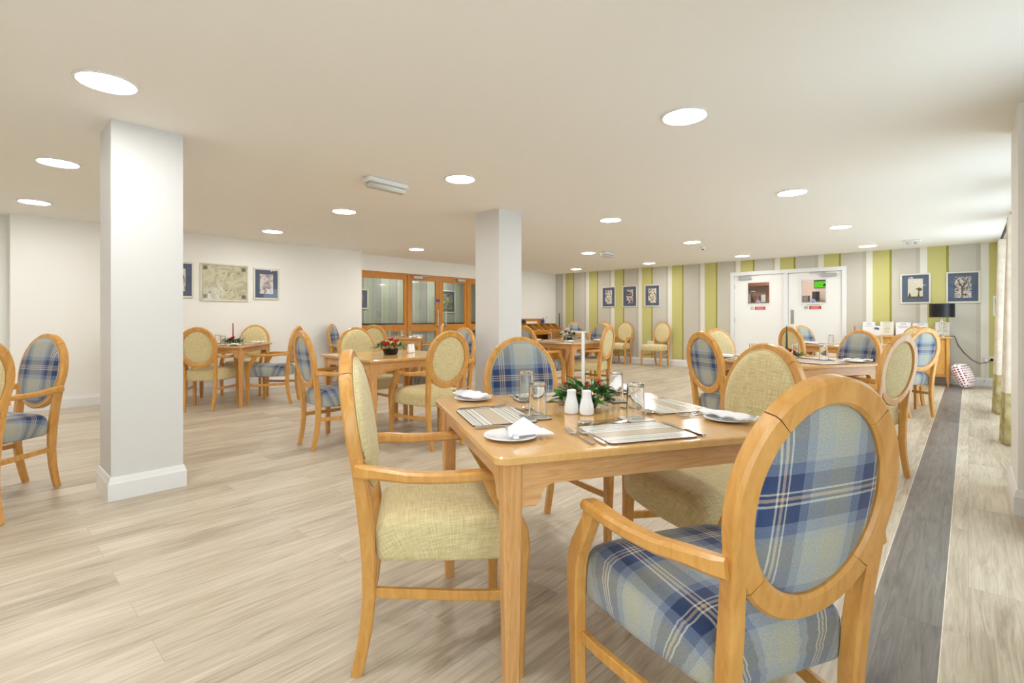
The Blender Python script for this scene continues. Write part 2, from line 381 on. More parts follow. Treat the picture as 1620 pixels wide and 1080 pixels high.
        if rz: o.rotation_euler = (0, 0, rz)
        return o
def tag(o, label, cat, group=None):
    o['label'] = label; o['category'] = cat
    if group: o['group'] = group
    return o
def thing(name, label, cat, loc=(0, 0, 0), rz=0, group=None):
    o = bpy.data.objects.new(name, None); COL.objects.link(o); o.location = loc; o.rotation_euler = (0, 0, rz)
    o.empty_display_size = .1
    return tag(o, label, cat, group)
def struct(o):
    o['kind'] = 'structure'; return o
def copy_tree(o, parent=None):
    c = o.copy(); COL.objects.link(c)
    if parent is not None: c.parent = parent
    for ch in [x for x in ALLCH.get(o.name, [])]: copy_tree(ch, c)
    return c
ALLCH = {}
def freeze(o):
    """remember the children of a prototype before copies are made"""
    def rec(x):
        ALLCH[x.name] = list(x.children)
        for c in x.children: rec(c)
    rec(o)
def text_mesh(txt, size, mat, name, parent=None, extrude=.0004, align='CENTER', spacing=1.0):
    cu = bpy.data.curves.new(name, 'FONT'); cu.body = txt; cu.size = size; cu.extrude = extrude; cu.align_x = align; cu.align_y = 'CENTER'; cu.space_line = spacing
    to = bpy.data.objects.new('tmp_text', cu); COL.objects.link(to)
    dg = bpy.context.evaluated_depsgraph_get(); me = bpy.data.meshes.new_from_object(to.evaluated_get(dg)); bpy.data.objects.remove(to)
    me.materials.clear(); me.materials.append(M[mat]); me.name = name
    o = bpy.data.objects.new(name, me); COL.objects.link(o)
    if parent: o.parent = parent
    return o

# ------------------------------------------------------------------ room shell
XL, XLW, YB, XR, YF = -8.80, -8.50, 11.50, 0.52, -3.2
struct(MB().box(XL-1.8, -.29, YF, YB+3.2, -.1, 0, 'floor').box(-.07, XR+.1, YF, YB, -.1, 0, 'floor').build('floor', smooth=False))
struct(MB().box(-.287, -.073, YF, YB, -.1, .0004, 'floordark').box(-.2905, -.287, YF, YB, -.1, .0004, 'curtain').box(-.073, -.0695, YF, YB, -.1, .0004, 'curtain').build('floor', smooth=False))
struct(MB().box(XL-1.8, XR+.1, YF, YB+3.2, H, H+.1, 'ceil').build('ceiling', smooth=False))
# left wall: proud white wall between y .37 and 5.06, recessed wall beyond and before it
DY0, DY1, DZ = 5.15, 9.35, 2.085
wl = MB().box(XL-.2, XL, YF, .37, 0, H, 'wall').box(XL-.2, XLW, .37, 5.08, 0, H, 'wall')
wl.box(XL-.2, XL, 5.08, DY0, 0, H, 'wall').box(XL-.2, XL, DY0, DY1, DZ, H, 'wall').box(XL-.2, XL, DY1, YB, 0, H, 'wall')
struct(wl.build('wall_left', smooth=False))
# far wall with the opening for the kitchen doors
KX0, KX1, KZ = -3.91, -1.74, 2.15
wb = MB().box(XL-.2, KX0, YB, YB+.15, 0, H, 'stripes').box(KX0, KX1, YB, YB+.15, KZ, H, 'stripes').box(KX1, XR+.2, YB, YB+.15, 0, H, 'stripes')
struct(wb.build('wall_back', smooth=False))
struct(MB().box(XL-.2, XR+.2, YF-.15, YF, 0, H, 'wall').build('wall_front', smooth=False))
# window wall on the right, with a pier and four windows
WIN = [(-1.5, .45), (2.5, 3.55), (4.95, 6.25), (6.75, 8.2), (8.75, 10.7)]
WZ0, WZ1 = .18, 2.22
wr = MB(); y = YF
for a, b in WIN:
    wr.box(XR, XR+.25, y, a, 0, H, 'wall').box(XR, XR+.25, a, b, 0, WZ0, 'wall').box(XR, XR+.25, a, b, WZ1, H, 'wall'); y = b
wr.box(XR, XR+.25, y, YB+.15, 0, H, 'wall')
struct(wr.build('wall_right', smooth=False))
PIER = struct(MB().box(.213, XR, 4.15, 4.78, 0, H, 'wall').build('wall_pier', smooth=False))
for i, (a, b) in enumerate(WIN):
    w = MB(); x0, x1 = XR+.08, XR+.14
    for (p, q, r, s_) in ((a, a+.06, WZ0, WZ1), (b-.06, b, WZ0, WZ1), ((a+b)/2-.03, (a+b)/2+.03, WZ0, WZ1)): w.box(x0, x1, p, q, r, s_, 'white')
    for (r, s_) in ((WZ0, WZ0+.06), (WZ1-.06, WZ1)): w.box(x0, x1, a, b, r, s_, 'white')
    fo = struct(w.build('window_%d' % (i+1), smooth=False))
    MB().box(XR+.105, XR+.11, a+.05, b-.05, WZ0+.05, WZ1-.05, 'pane').build('window_glass', fo, smooth=False)
# skirting boards
def skirt(o_pts, nrm, h=.15, t=.018):
    """o_pts: two floor points of the wall line, nrm: direction into the room"""
    (xa, ya), (xb, yb) = o_pts; nx, ny = nrm
    prof = [(0, 0), (t, 0), (t, h*.72), (t*.75, h*.80), (t*.55, h*.90), (t*.3, h), (0, h)]
    vs = []; n = len(prof)
    for (x, y) in ((xa, ya), (xb, yb)):
        for d, z in prof: vs.append((x+nx*d, y+ny*d, z))
    fs = [[i, (i+1) % n, n+(i+1) % n, n+i] for i in range(n)]+[list(range(n-1, -1, -1)), list(range(n, 2*n))]
    return vs, fs
def skirting(name, segs, h=.15):
    m = MB()
    for pts, nr in segs: vs, fs = skirt(pts, nr, h); m.add(vs, fs, 'white')
    return struct(m.build(name, smooth=False))
skirting('baseboard_left', [(((XLW, .37), (XLW, 5.08)), (1, 0)), (((XL, YF), (XL, .37)), (1, 0)), (((XL, .37), (XLW, .37)), (0, -1)), (((XL, 5.08), (XL, DY0)), (1, 0)), (((XL, DY1), (XL, YB)), (1, 0))])
skirting('baseboard_back', [(((XL, YB), (KX0, YB)), (0, -1)), (((KX1, YB), (XR, YB)), (0, -1))])
skirting('baseboard_right', [(((XR, YF), (XR, 4.15)), (-1, 0)), (((XR, 4.78), (XR, YB)), (-1, 0))])
# pillars
def plinth(x0, x1, y0, y1, h=.145, t=.018):
    prof = [(t, 0), (t, h*.72), (t*.75, h*.80), (t*.55, h*.90), (t*.3, h), (-.002, h)]; vs = []
    for d, z in prof: vs += [(x0-d, y0-d, z), (x1+d, y0-d, z), (x1+d, y1+d, z), (x0-d, y1+d, z)]
    return MB().add(vs, [[i*4+k, i*4+(k+1) % 4, i*4+4+(k+1) % 4, i*4+4+k] for i in range(len(prof)-1) for k in range(4)], 'white')
def pillar(x0, x1, y0, y1, nm):
    p = struct(MB().box(x0, x1, y0, y1, 0, H, 'pillar').build(nm, smooth=False))
    plinth(x0, x1, y0, y1).build('pillar_skirting', p, smooth=False)
plinth(.213, XR, 4.15, 4.78).build('pier_skirting', PIER, smooth=False)
pillar(-4.345, -3.975, .62, 1.01, 'wall_pillar')
pillar(-4.37, -3.978, 4.135, 4.525, 'wall_pillar')

# ------------------------------------------------------------------ corridor behind the glazed oak screen
cx = XL-1.55
struct(MB().box(cx-.1, cx, 3.6, 11.4, 0, H, 'corridor').build('wall_corridor', smooth=False))
struct(MB().box(cx, XL-.2, 3.5, 3.6, 0, H, 'wall').box(cx, XL-.2, 11.4, 11.5, 0, H, 'wall').build('wall_corridor_end', smooth=False))
rail = thing('handrail', 'pale handrail with dark top edge along the corridor behind the glazed oak doors', 'handrail', (cx, 7.4, .95))
MB().box(0, .05, -3.7, 3.7, -.10, .02, M['bluebox'], .01).build('rail', rail); MB().box(.0, .06, -3.7, 3.7, .045, .065, 'black').build('rail_edge', rail)
for yy in (-2.4, -.9, .1, 1.2): MB().sphere((.055, yy, -.03), .018, 'black').build('rail_bolt', rail)
def downlight(x, y, label, group='round LED downlights in the ceiling', r=.128):
    global DL
    if DL is None:
        o = thing('downlight', label, 'ceiling light', (x, y, H), 0, group)
        MB().lathe([(r, 0), (r+.014, -.001), (r+.013, -.007), (r, -.009), (r-.002, -.004), (r-.002, 0), (r, 0)], 'white', 40).build('trim', o)
        MB().lathe([(.0001, -.003), (r-.002, -.003), (r-.002, -.001), (.0001, -.001)], 'lampdisc', 40).build('diffuser', o)
        DL = o; freeze(o)
    else:
        o = copy_tree(DL); o.location = (x, y, H); o['label'] = label
    return o
DL = None
rows = [(.51, 'nearest row'), (3.01, 'second row'), (5.57, 'third row'), (8.12, 'fourth row'), (10.6, 'farthest row')]
colsx = [(-7.45, 'nearest the left wall'), (-5.42, 'second from the left wall'), (-3.38, 'second from the windows'), (-1.30, 'nearest the windows')]
for yy, rn in rows:
    for xx, cn in colsx:
        if yy == .51 and xx == -1.30: lab = 'round white LED downlight overhead, above the foreground tartan chair'
        else: lab = 'round LED ceiling light in the %s, %s' % (rn, cn)
        downlight(xx, yy, lab)
for xx, cn in colsx: downlight(xx, -1.9, 'round LED light behind the viewer, %s' % cn)
downlight(XL-.95, 5.6, 'round ceiling light in the corridor behind the glazed oak screen')
downlight(XL-.95, 8.4, 'far round ceiling light in the corridor behind the oak doors')

# glazed oak screen: side panel, two doors, side panel
def leaf(name, y0, y1, st0, st1, x0=-8.84, x1=-8.79):
    m = MB()
    m.box(x0, x1, y0, y0+st0, 0, 2.06, 'darkoak').box(x0, x1, y1-st1, y1, 0, 2.06, 'darkoak')
    for z0, z1 in ((1.95, 2.06), (.86, 1.0), (0.0, .22)): m.box(x0+.001, x1-.001, y0+st0, y1-st1, z0, z1, 'darkoak')
    o = struct(m.build(name, smooth=False))
    MB().box((x0+x1)/2-.003, (x0+x1)/2+.003, y0+st0-.01, y1-st1+.01, .21, 1.96, 'pane').build('glass', o, smooth=False)
    return o
fr = MB().box(-8.86, -8.78, DY0, DY1, 2.06, DZ, 'darkoak')
for yy in (DY0, 6.33, 8.04, DY1-.06): fr.box(-8.86, -8.775, yy, yy+.06, 0, 2.06, 'darkoak')
struct(fr.build('trim_1', smooth=False))
leaf('window_6', DY0+.06, 6.33, .05, .07)
d1 = leaf('door_1', 6.39, 7.21, .07, .10); d2 = leaf('door_2', 7.215, 8.04, .10, .07); leaf('window_7', 8.10, DY1-.06, .07, .05)
for d, yy in ((d1, 7.13), (d2, 7.36)):
    MB().tube([(-8.79, yy, .95), (-8.745, yy, .95), (-8.745, yy, .98), (-8.745, yy, 1.28), (-8.745, yy, 1.31), (-8.79, yy, 1.31)], .010, 'steel', 8).build('door_handle', d)
for d, yy in ((d1, 6.47), (d2, 7.72)):
    c = MB().box(-8.79, -8.74, yy, yy+.24, 1.985, 2.045, 'silver', .006); c.box(-8.765, -8.74, yy+.2 if d is d1 else yy-.1, yy+.4 if d is d1 else yy+.05, 2.048, 2.058, 'silver'); c.build('door_closer', d)
bs = MB().box(-8.789, -8.787, 7.11, 7.21, 1.50, 1.56, 'blue').build('door_notice', d1, smooth=False)

# ------------------------------------------------------------------ kitchen and its white double doors
struct(MB().box(-5.0, -.8, YB+3.1, YB+3.2, 0, H, 'kitchenwall').box(-5.1, -5.0, YB+.15, YB+3.2, 0, H, 'kitchenwall').box(-.8, -.7, YB+.15, YB+3.2, 0, H, 'kitchenwall').build('wall_kitchen', smooth=False))
kt = MB().box(KX0, KX0+.075, YB-.02, YB+.15, 0, KZ, 'white').box(KX1-.075, KX1, YB-.02, YB+.15, 0, KZ, 'white').box(KX0+.075, KX1-.075, YB-.02, YB+.15, KZ-.08, KZ, 'white')
kt.box(-2.845, -2.765, YB-.015, YB+.15, 0, KZ-.08, 'white')
struct(kt.build('trim_2', smooth=False))
def kdoor(name, x0, x1, wx0, wx1, wz0=1.455, wz1=1.905):
    m = MB(); y0, y1 = YB+.02, YB+.065; zt = KZ-.085
    m.box(x0, wx0, y0, y1, .005, zt, 'doorwhite').box(wx1, x1, y0, y1, .005, zt, 'doorwhite').box(wx0, wx1, y0, y1, .005, wz0, 'doorwhite').box(wx0, wx1, y0, y1, wz1, zt, 'doorwhite')
    o = struct(m.build(name, smooth=False))
    f = MB(); b = .03
    f.box(wx0-b, wx0, y0-.012, y0, wz0-b, wz1+b, 'white').box(wx1, wx1+b, y0-.012, y0, wz0-b, wz1+b, 'white').box(wx0, wx1, y0-.012, y0, wz0-b, wz0, 'white').box(wx0, wx1, y0-.012, y0, wz1, wz1+b, 'white')
    f.build('vision_panel_frame', o, smooth=False)
    MB().box(wx0, wx1, y0+.02, y0+.026, wz0, wz1, 'pane').build('glass', o, smooth=False)
    return o
k1 = kdoor('door_3', KX0+.08, -2.85, -3.56, -3.12); k2 = kdoor('door_4', -2.76, KX1-.08, -2.52, -2.09)
MB().box(-3.74, -3.47, YB-.035, YB+.02, 1.975, 2.04, 'silver', .006).box(-3.70, -3.50, YB-.05, YB-.035, 2.03, 2.045, 'silver').box(-3.70, -3.69, YB-.05, YB-.035, 1.99, 2.04, 'silver').build('door_closer', k1)
MB().box(-2.16, -1.90, YB-.035, YB+.02, 1.965, 2.03, 'silver', .006).box(-2.36, -2.08, YB-.045, YB-.03, 2.035, 2.05, 'silver').build('door_closer', k2)
MB().box(-2.715, -2.655, YB+.012, YB+.02, 1.02, 1.31, 'steel', .002).build('push_plate', k2)
for z in (1.83, 1.1, .3): MB().tube([(KX0+.078, YB+.012, z-.05), (KX0+.078, YB+.012, z+.05)], .009, 'steel').build('hinge', k1)
for d, cx_, wz in ((k1, -3.34, 1.455), (k2, -2.31, 1.455)):
    yy = YB+.02
    s_ = MB().lathe([(.0001, 0), (.042, 0), (.042, .003), (.0001, .003)], 'paper', 24); s_.lathe([(.0001, .003), (.034, .003), (.034, .0045), (.0001, .0045)], 'blue', 24)
    s_.box(-.022, .022, -.004, .004, .0045, .005, 'paper').box(-.018, .018, -.015, -.009, .0045, .005, 'paper').box(-.018, .018, .009, .015, .0045, .005, 'paper')
    o = s_.build('fire_door_sticker', d); o.location = (cx_+.0, yy-.014, wz+.03); o.rotation_euler = (pi/2, 0, 0)
    r_ = MB().box(-.105, .105, -.034, .034, 0, .002, 'redsign').build('warning_sign', d, smooth=False); r_.location = (cx_+.035, yy-.001, 1.352); r_.rotation_euler = (pi/2, 0, 0)
    tx = text_mesh('NO ADMITTANCE\nAUTHORISED\nPERSONNEL ONLY', .020, 'paper', 'warning_text', r_); tx.location = (0, 0, .0025)
    c_ = MB().lathe([(.026, 0), (.032, 0), (.032, .002), (.026, .002), (.026, 0)], 'greybox', 24).box(-.012, .006, -.008, .010, .0, .002, 'greybox').build('hand_symbol', d); c_.location = (cx_-.125, yy-.001, 1.352); c_.rotation_euler = (pi/2, 0, 0)
tx = text_mesh('KITCHEN ENTRANCE', .024, 'greybox', 'door_lettering', k2); tx.location = (-2.31, YB+.019, 1.405); tx.rotation_euler = (pi/2, 0, 0)
# kitchen fittings seen through the two panes
kc = thing('kitchen_counter', 'steel kitchen counter seen through the panes of the white double doors', 'counter', (-3.0, YB+2.6, 0))
MB().box(-1.9, 1.9, -.35, .45, .86, .9, 'steel').build('worktop', kc, smooth=False); MB().box(-1.85, 1.85, -.3, .45, .1, .86, 'steel').build('base_cabinet', kc, smooth=False)
kh = thing('extractor_hood', 'copper-brown steel extractor hood behind the left kitchen door pane', 'hood', (-4.1, YB+2.4, 1.99))
MB().prism([(-.8, 0), (.9, 0), (.9, .1), (.6, .38), (-.5, .38), (-.8, .1)], lambda a, b, d: (a, d, b), .25, .5, 'copper').build('canopy', kh, smooth=False)  # canopy shares the copper colour of the pans
ks = thing('wall_shelf', 'steel shelf with pots on the kitchen wall seen through the door panes', 'shelf', (-3.4, YB+2.88, 1.56))
MB().box(-1.4, 1.2, -.2, .2, -.02, 0, 'steel').build('shelf_board', ks, smooth=False)
for xx in (-1.2, 1.0): MB().prism([(.2, -.02), (.2, -.25), (.17, -.25), (-.15, -.02)], lambda a, b, d: (d, a, b), xx, xx+.02, 'steel').build('bracket', ks, smooth=False)
for xx, r, h, mt, lab in ((-4.40, .09, .22, 'steel', 'steel saucepan at the left end of the kitchen shelf'), (-4.19, .08, .17, 'copper', 'small copper saucepan on the kitchen shelf beside the white tub'), (-3.86, .10, .26, 'copper', 'tall copper pot on the kitchen shelf right of the white tub'), (-3.05, .10, .14, 'steel', 'low steel pan on the kitchen shelf behind the right pane'), (-2.82, .08, .24, 'greybox', 'dark pot on the kitchen shelf behind the right pane')):
    p = thing('saucepan', lab, 'pot', (xx, YB+2.86, 1.5605), 0, 'pots on the kitchen shelf')
    MB().lathe([(.0001, 0), (r, 0), (r, h), (r-.006, h), (r-.006, .006), (.0001, .006)], mt, 24).build('pot_body', p)
    MB().tube([(0, -r, h*.8), (0, -r-.05, h*.85)], .008, 'black').build('handle', p)
tub = MB().box(-.05, .05, -.05, .05, 0, .2, 'paper', .01).build('food_tub', loc=(-4.02, YB+2.80, 1.5605)); tag(tub, 'white plastic food tub on the kitchen shelf', 'tub')
es = thing('exit_sign', 'green lit sign in a black housing inside the kitchen, behind the right door pane', 'sign', (-2.385, YB+1.1, 1.895))
MB().box(-.125, .125, -.02, .03, -.105, .105, 'black', .004).build('housing', es); MB().box(-.112, .112, -.024, -.02, -.09, .05, 'greenlit').build('lit_panel', es, smooth=False)
MB().prism([(.05, -.06), (.10, -.06), (.10, -.03), (.12, -.03), (.085, 0), (.05, -.03)], lambda a, b, d: (a, d, b), -.0255, -.024, 'black').build('arrow_mark', es, smooth=False)
MB().tube([(0, 0, .105), (0, 0, H-1.895)], .006, 'black').build('drop_rod', es)
kl = downlight(-3.0, YB+1.5, 'round ceiling light inside the kitchen beyond the white doors')
kl2 = downlight(-4.2, YB+1.5, 'second round ceiling light inside the kitchen, left of the other')
downlight(-3.0, YB+2.4, 'added round light brightening the kitchen, unseen above the counter')  # extra unseen lamp, added to brighten the kitchen behind the panes
downlight(-1.8, YB+1.5, 'added round light brightening the kitchen, unseen at its right side')  # another added lamp, lifts the kitchen brightness
downlight(XL-.95, 7.0, 'added round light brightening the corridor, unseen, middle of three behind the oak doors')  # added between the corridor lamps to make the corridor brighter

# ------------------------------------------------------------------ chairs
RC, RTILT, RA, RB, BAND = Vector((0, -.279, .782)), radians(8.9), .224, .258, .055
def ringp(t, a, b, off=0):
    s = b*sin(t)
    return Vector((a*cos(t), RC.y-s*sin(RTILT)+off*cos(RTILT), RC.z+s*cos(RTILT)+off*sin(RTILT)))
def build_chair(kind, arms, label):
    fab = M['lime'] if kind == 'lime' else M['tartan']
    t = thing('dining_chair', label, 'chair')
    # oval back frame with four visible joints
    m = MB(); n = 96; pts = []; ac, bc = RA-BAND/2, RB-BAND/2
    joints = [radians(a) for a in (48, 132, 222, 318)]
    ts = sorted([2*pi*i/72 for i in range(72) if all(abs(2*pi*i/72-j) > .02 for j in joints)]+[j+e for j in joints for e in (-.004, 0.0, .004)])
    pts = [ringp(q, ac, bc) for q in ts]; isj = [any(abs(q-j) < .001 for j in joints) for q in ts]
    cen = Vector(RC)
    m.sweep(pts, [BAND*(.965 if j else 1) for j in isj], [.040*(.94 if j else 1) for j in isj], 'beech', side=lambda i: (pts[i]-cen), closed=True, ch=.35)
    # darken the thin joint segments
    jm = m.mi('joint'); N = len(pts)
    for i in range(N):
        if isj[i] or isj[(i+1) % N]:
            for k in range(8): m.m[i*8+k] = jm
    m.build('back_frame', t, sharp=30)
    # upholstered pad: proud of the frame in front, recessed behind
    m = MB(); n = 48
    def dome(a, b, o0, rings, sgn):
        vs = []; fs = []; uv = []
        for fr_, h in rings:
            for k in range(n):
                q = 2*pi*k/n; p = ringp(q, a*fr_, b*fr_, o0+sgn*h); vs.append(p); uv.append((a*fr_*cos(q)-(.038 if sgn < 0 else .007), b*fr_*sin(q)+.122))
        for i in range(len(rings)-1):
            for k in range(n): fs.append([i*n+k, i*n+(k+1) % n, (i+1)*n+(k+1) % n, (i+1)*n+k])
        fs.append([(len(rings)-1)*n+k for k in range(n)]); return vs, fs, uv
    vs, fs, uv = dome(.190, .224, .012, [(1, 0), (1.0, .010), (.985, .017), (.94, .023), (.85, .028), (.7, .032), (.5, .034), (.25, .035)], 1); m.add(vs, fs, fab, uv)
    vs, fs, uv = dome(.172, .206, -.004, [(1, 0), (.96, .006), (.85, .010), (.6, .013), (.3, .014)], -1); m.add(vs, fs, fab, uv)
    pad = m.build('backrest', t, sharp=60)
    MB().tube([ringp(2*pi*k/48, .192, .226, .023) for k in range(48)], .0038, fab, 6, True).build('piping', pad)
    # seat cushion
    yf, yr = .262, -.208; hw = .246 if arms else .262; hr = .186
    out = []
    def corner(cx_, cy_, r, a0, a1, k=6):
        for i in range(k+1):
            a = radians(a0+(a1-a0)*i/k); out.append((cx_+r*cos(a), cy_+r*sin(a)))
    corner(hw-.05, yf-.05, .05, 0, 90)
    for f_ in (.66, .33, 0, -.33, -.66): out.append((f_*(hw-.05), yf+.018*(1-f_*f_)))
    corner(-hw+.05, yf-.05, .05, 90, 180)
    for f_ in (.25, .5, .75): out.append((-(hw+(hr-hw)*f_)-.012*sin(pi*f_), yf-.05+(yr+.04-yf+.05)*f_))
    corner(-hr+.03, yr+.03, .03, 180, 270, 4); corner(hr-.03, yr+.03, .03, 270, 360, 4)
    for f_ in (.75, .5, .25): out.append(((hw+(hr-hw)*f_)+.012*sin(pi*f_), yf-.05+(yr+.04-yf+.05)*f_))
    c = Vector((0, .03)); N = len(out); vs = []; fs = []; uv = []
    levels = [(.367, -.012), (.372, -.003), (.385, .001), (.42, .004), (.455, .003), (.478, -.004), (.494, -.016), (.506, -.036), (.514, -.07), (.519, -.12), (.521, -.17)]
    for z, ins in levels:
        for (x, y) in out:
            p = Vector((x, y)); d = (p-c); L = d.length; q = p+d/L*max(ins, -L*.97)
            vs.append((q.x, q.y, z)); drop = max(0, .49-z); uq = p+d/L*drop if z < .49 else q; uv.append((uq.x, uq.y))
    for i in range(len(levels)-1):
        for k in range(N): fs.append([i*N+k, i*N+(k+1) % N, (i+1)*N+(k+1) % N, (i+1)*N+k])
    fs.append([(len(levels)-1)*N+k for k in range(N)]); fs.append(list(range(N-1, -1, -1)))
    seat = MB().add(vs, fs, fab, uv).build('seat', t, sharp=70)
    for s in (-1, 1):
        rl = [(.160, -.270, 0), (.163, -.256, .06), (.168, -.238, .16), (.172, -.229, .26), (.176, -.229, .36), (.180, -.235, .46), (.183, -.245, .55), (.188, -.253, .61), (.1925, -.262, .67), (.1955, -.270, .73), (.1965, -.277, .77)]
        MB().sweep([(s*x, y, z) for x, y, z in rl], [.030, .031, .033, .035, .037, .038, .038, .038, .037, .036, .036], [.036, .038, .040, .043, .045, .046, .044, .041, .038, .037, .036], 'beech', side=(1, 0, 0), ch=.3).build('leg', t)
        if arms:
            fl = [(.262, .240, 0), (.263, .241, .12), (.265, .243, .26), (.266, .245, .36), (.267, .246, .42), (.268, .240, .47), (.269, .218, .52), (.270, .188, .565), (.2705, .162, .605), (.271, .148, .635), (.271, .146, .648)]
            MB().sweep([(s*x, y, z) for x, y, z in fl], [.032, .034, .036, .037, .037, .037, .036, .036, .036, .037, .037], [.034, .039, .045, .052, .060, .062, .056, .050, .046, .044, .044], 'beech', side=(1, 0, 0), ch=.3).build('leg', t)
            ap = [(.214, -.268, .682), (.222, -.245, .680), (.238, -.19, .677), (.256, -.11, .673), (.268, -.03, .670), (.274, .05, .670), (.274, .12, .671), (.272, .165, .667), (.271, .182, .658)]
            MB().sweep([(s*x, y, z-(.016 if k_ > 2 else .010)) for k_, (x, y, z) in enumerate(ap)], [.024, .034, .038, .041, .044, .048, .050, .046, .036], [.042, .042, .038, .034, .032, .032, .032, .030, .018], 'beech', side=(1, 0, 0), ch=.45).build('armrest', t)
        else:
            MB().sweep([(s*.252, .236, 0), (s*.252, .236, .15), (s*.250, .232, .30), (s*.247, .226, .40)], [.031, .036, .040, .042], [.033, .038, .044, .046], 'beech', side=(1, 0, 0), ch=.3).build('leg', t)
        fx = .258 if arms else .248
        MB().sweep([(s*.170, -.228, .268), (s*.192, -.10, .262), (s*.222, .04, .258), (s*.246, .16, .258), (s*fx, .235, .262)], .020, .032, 'beech', side=(1, 0, 0), ch=.3).build('stretcher', t)
    return t
PROTO = {}
def chair(kind, arms, x, y, deg, label, group):
    k = (kind, arms)
    if k not in PROTO:
        o = build_chair(kind, arms, label); PROTO[k] = o; freeze(o)
    else: o = copy_tree(PROTO[k])
    o.location = (x, y, 0); o.rotation_euler = (0, 0, radians(deg-90)); o['label'] = label; o['group'] = group
    return o
G1, G2, G3, G4, G6, G7, G8 = ('chairs round the front table', 'chairs round the bare table with red roses', 'chairs round the table by the left wall prints', 'chairs round the table with white flowers', 'chairs round the table by the glazed oak doors', 'chairs round the table with the dark green candle', 'chairs round the table before the sideboard')
chair('blue', True, -.479, 1.293, 152.7, 'large blue tartan armchair in the foreground with its back to the camera', G1)
chair('lime', True, -1.425, 1.164, 53.7, 'lime green armchair seen side-on at the left end of the front table', G1)
chair('blue', True, -1.669, 2.05, -27.4, 'blue tartan chair facing the camera across the front table, pinkish lit frame', G1)
chair('lime', False, -.802, 2.097, 240.6, 'armless lime green chair at the right end of the front table', G1)
chair('blue', True, -4.309, 2.309, 84.6, 'blue tartan armchair at the near left side of the rose table, back to the camera', G2)
chair('lime', True, -3.665, 2.90, 175, 'lime armchair with its oval back to the camera at the right of the rose table', G2)
chair('lime', False, -5.01, 3.05, 351.6, 'lime green chair at the far left side of the rose table, facing the camera', G2)
chair('blue', True, -4.33, 3.60, 268, 'blue chair at the back of the rose table, mostly hidden behind a lime chair', G2)
chair('lime', True, -7.159, 2.095, 141.3, 'lime armchair beside the white pillar, back to the camera, at the red candle table', G3)
chair('blue', True, -7.007, 2.862, 226.6, 'blue tartan armchair side-on at the right of the red candle table', G3)
chair('lime', True, -8.06, 2.89, 320, 'lime chair by the left wall below the framed print, facing the camera', G3)
chair('lime', True, -8.02, 1.72, 49, 'lime armchair mostly hidden by the white pillar at the red candle table', G3)
chair('blue', True, -4.62, .115, 295.4, 'blue tartan armchair left of the white pillar at the left edge of the picture', 'chairs at the left edge')
chair('lime', True, -4.03, -.175, 228, 'chair cut by the left picture edge, only its oval wooden frame showing', 'chairs at the left edge')
chair('blue', True, -4.72, 5.76, 87, 'chair half hidden by the middle pillar with a grey tartan back to the camera', G4)
chair('lime', True, -4.24, 6.41, 187, 'lime chair seen from the side at the right of the white flower table', G4)
chair('blue', True, -4.66, 7.06, 267.5, 'blue tartan chair at the back of the white flower table, facing the camera', G4)
chair('lime', True, -5.42, 6.40, 357, 'lime chair behind the middle pillar on the left of the white flower table', G4)
chair('blue', False, -7.42, 10.55, 312, 'small distant blue tartan chair behind the little far table near the striped wall', 'chairs along the striped wall')
chair('lime', False, -7.10, 11.13, -90, 'lime chair against the striped wall, leftmost and half hidden, under the first picture', 'chairs along the striped wall')
chair('lime', True, -6.482, 11.13, -88, 'lime armchair against the striped wall under the small framed pictures', 'chairs along the striped wall')
chair('lime', False, -5.501, 11.13, -94, 'armless lime chair standing alone against the striped wall', 'chairs along the striped wall')
chair('blue', True, -1.458, 4.353, 58.2, 'blue tartan chair, orange frame, back to the camera, left of the green candle table', G7)
chair('lime', True, -.632, 4.526, 158.8, 'tall lime chair with its back to the camera beside the dark floor strip', G7)
chair('blue', True, -.90, 5.25, 235, 'blue tartan chair facing the camera at the far side of the green candle table', G7)
chair('lime', True, -1.70, 5.20, -29.5, 'lime chair with pinkish frame behind the orange-framed tartan chair', G7)
chair('blue', True, -.61, 7.588, 141.7, 'pale blue tartan chair, back to the camera, near the sideboard and the lamp', G8)
chair('lime', True, -1.50, 7.36, 52, 'lime chair with dark orange frame, back to the camera, before the white double doors', G8)
chair('blue', True, -1.62, 8.36, -36, 'small blue tartan chair facing the camera in front of the right kitchen door', G8)
chair('lime', True, -.74, 8.38, 226, 'lime chair facing the camera, half hidden behind the pale blue tartan chair', G8)
chair('lime', True, -7.44, 4.78, 130, 'lime chair seen from behind, left of the glazed oak doors above the red roses', G6)
chair('blue', True, -7.52, 5.84, 230, 'chair seen edge-on in front of the glazed oak doors', G6)
chair('blue', True, -8.11, 4.60, 40, 'narrow-looking blue tartan armchair by the end of the white left wall', G6)

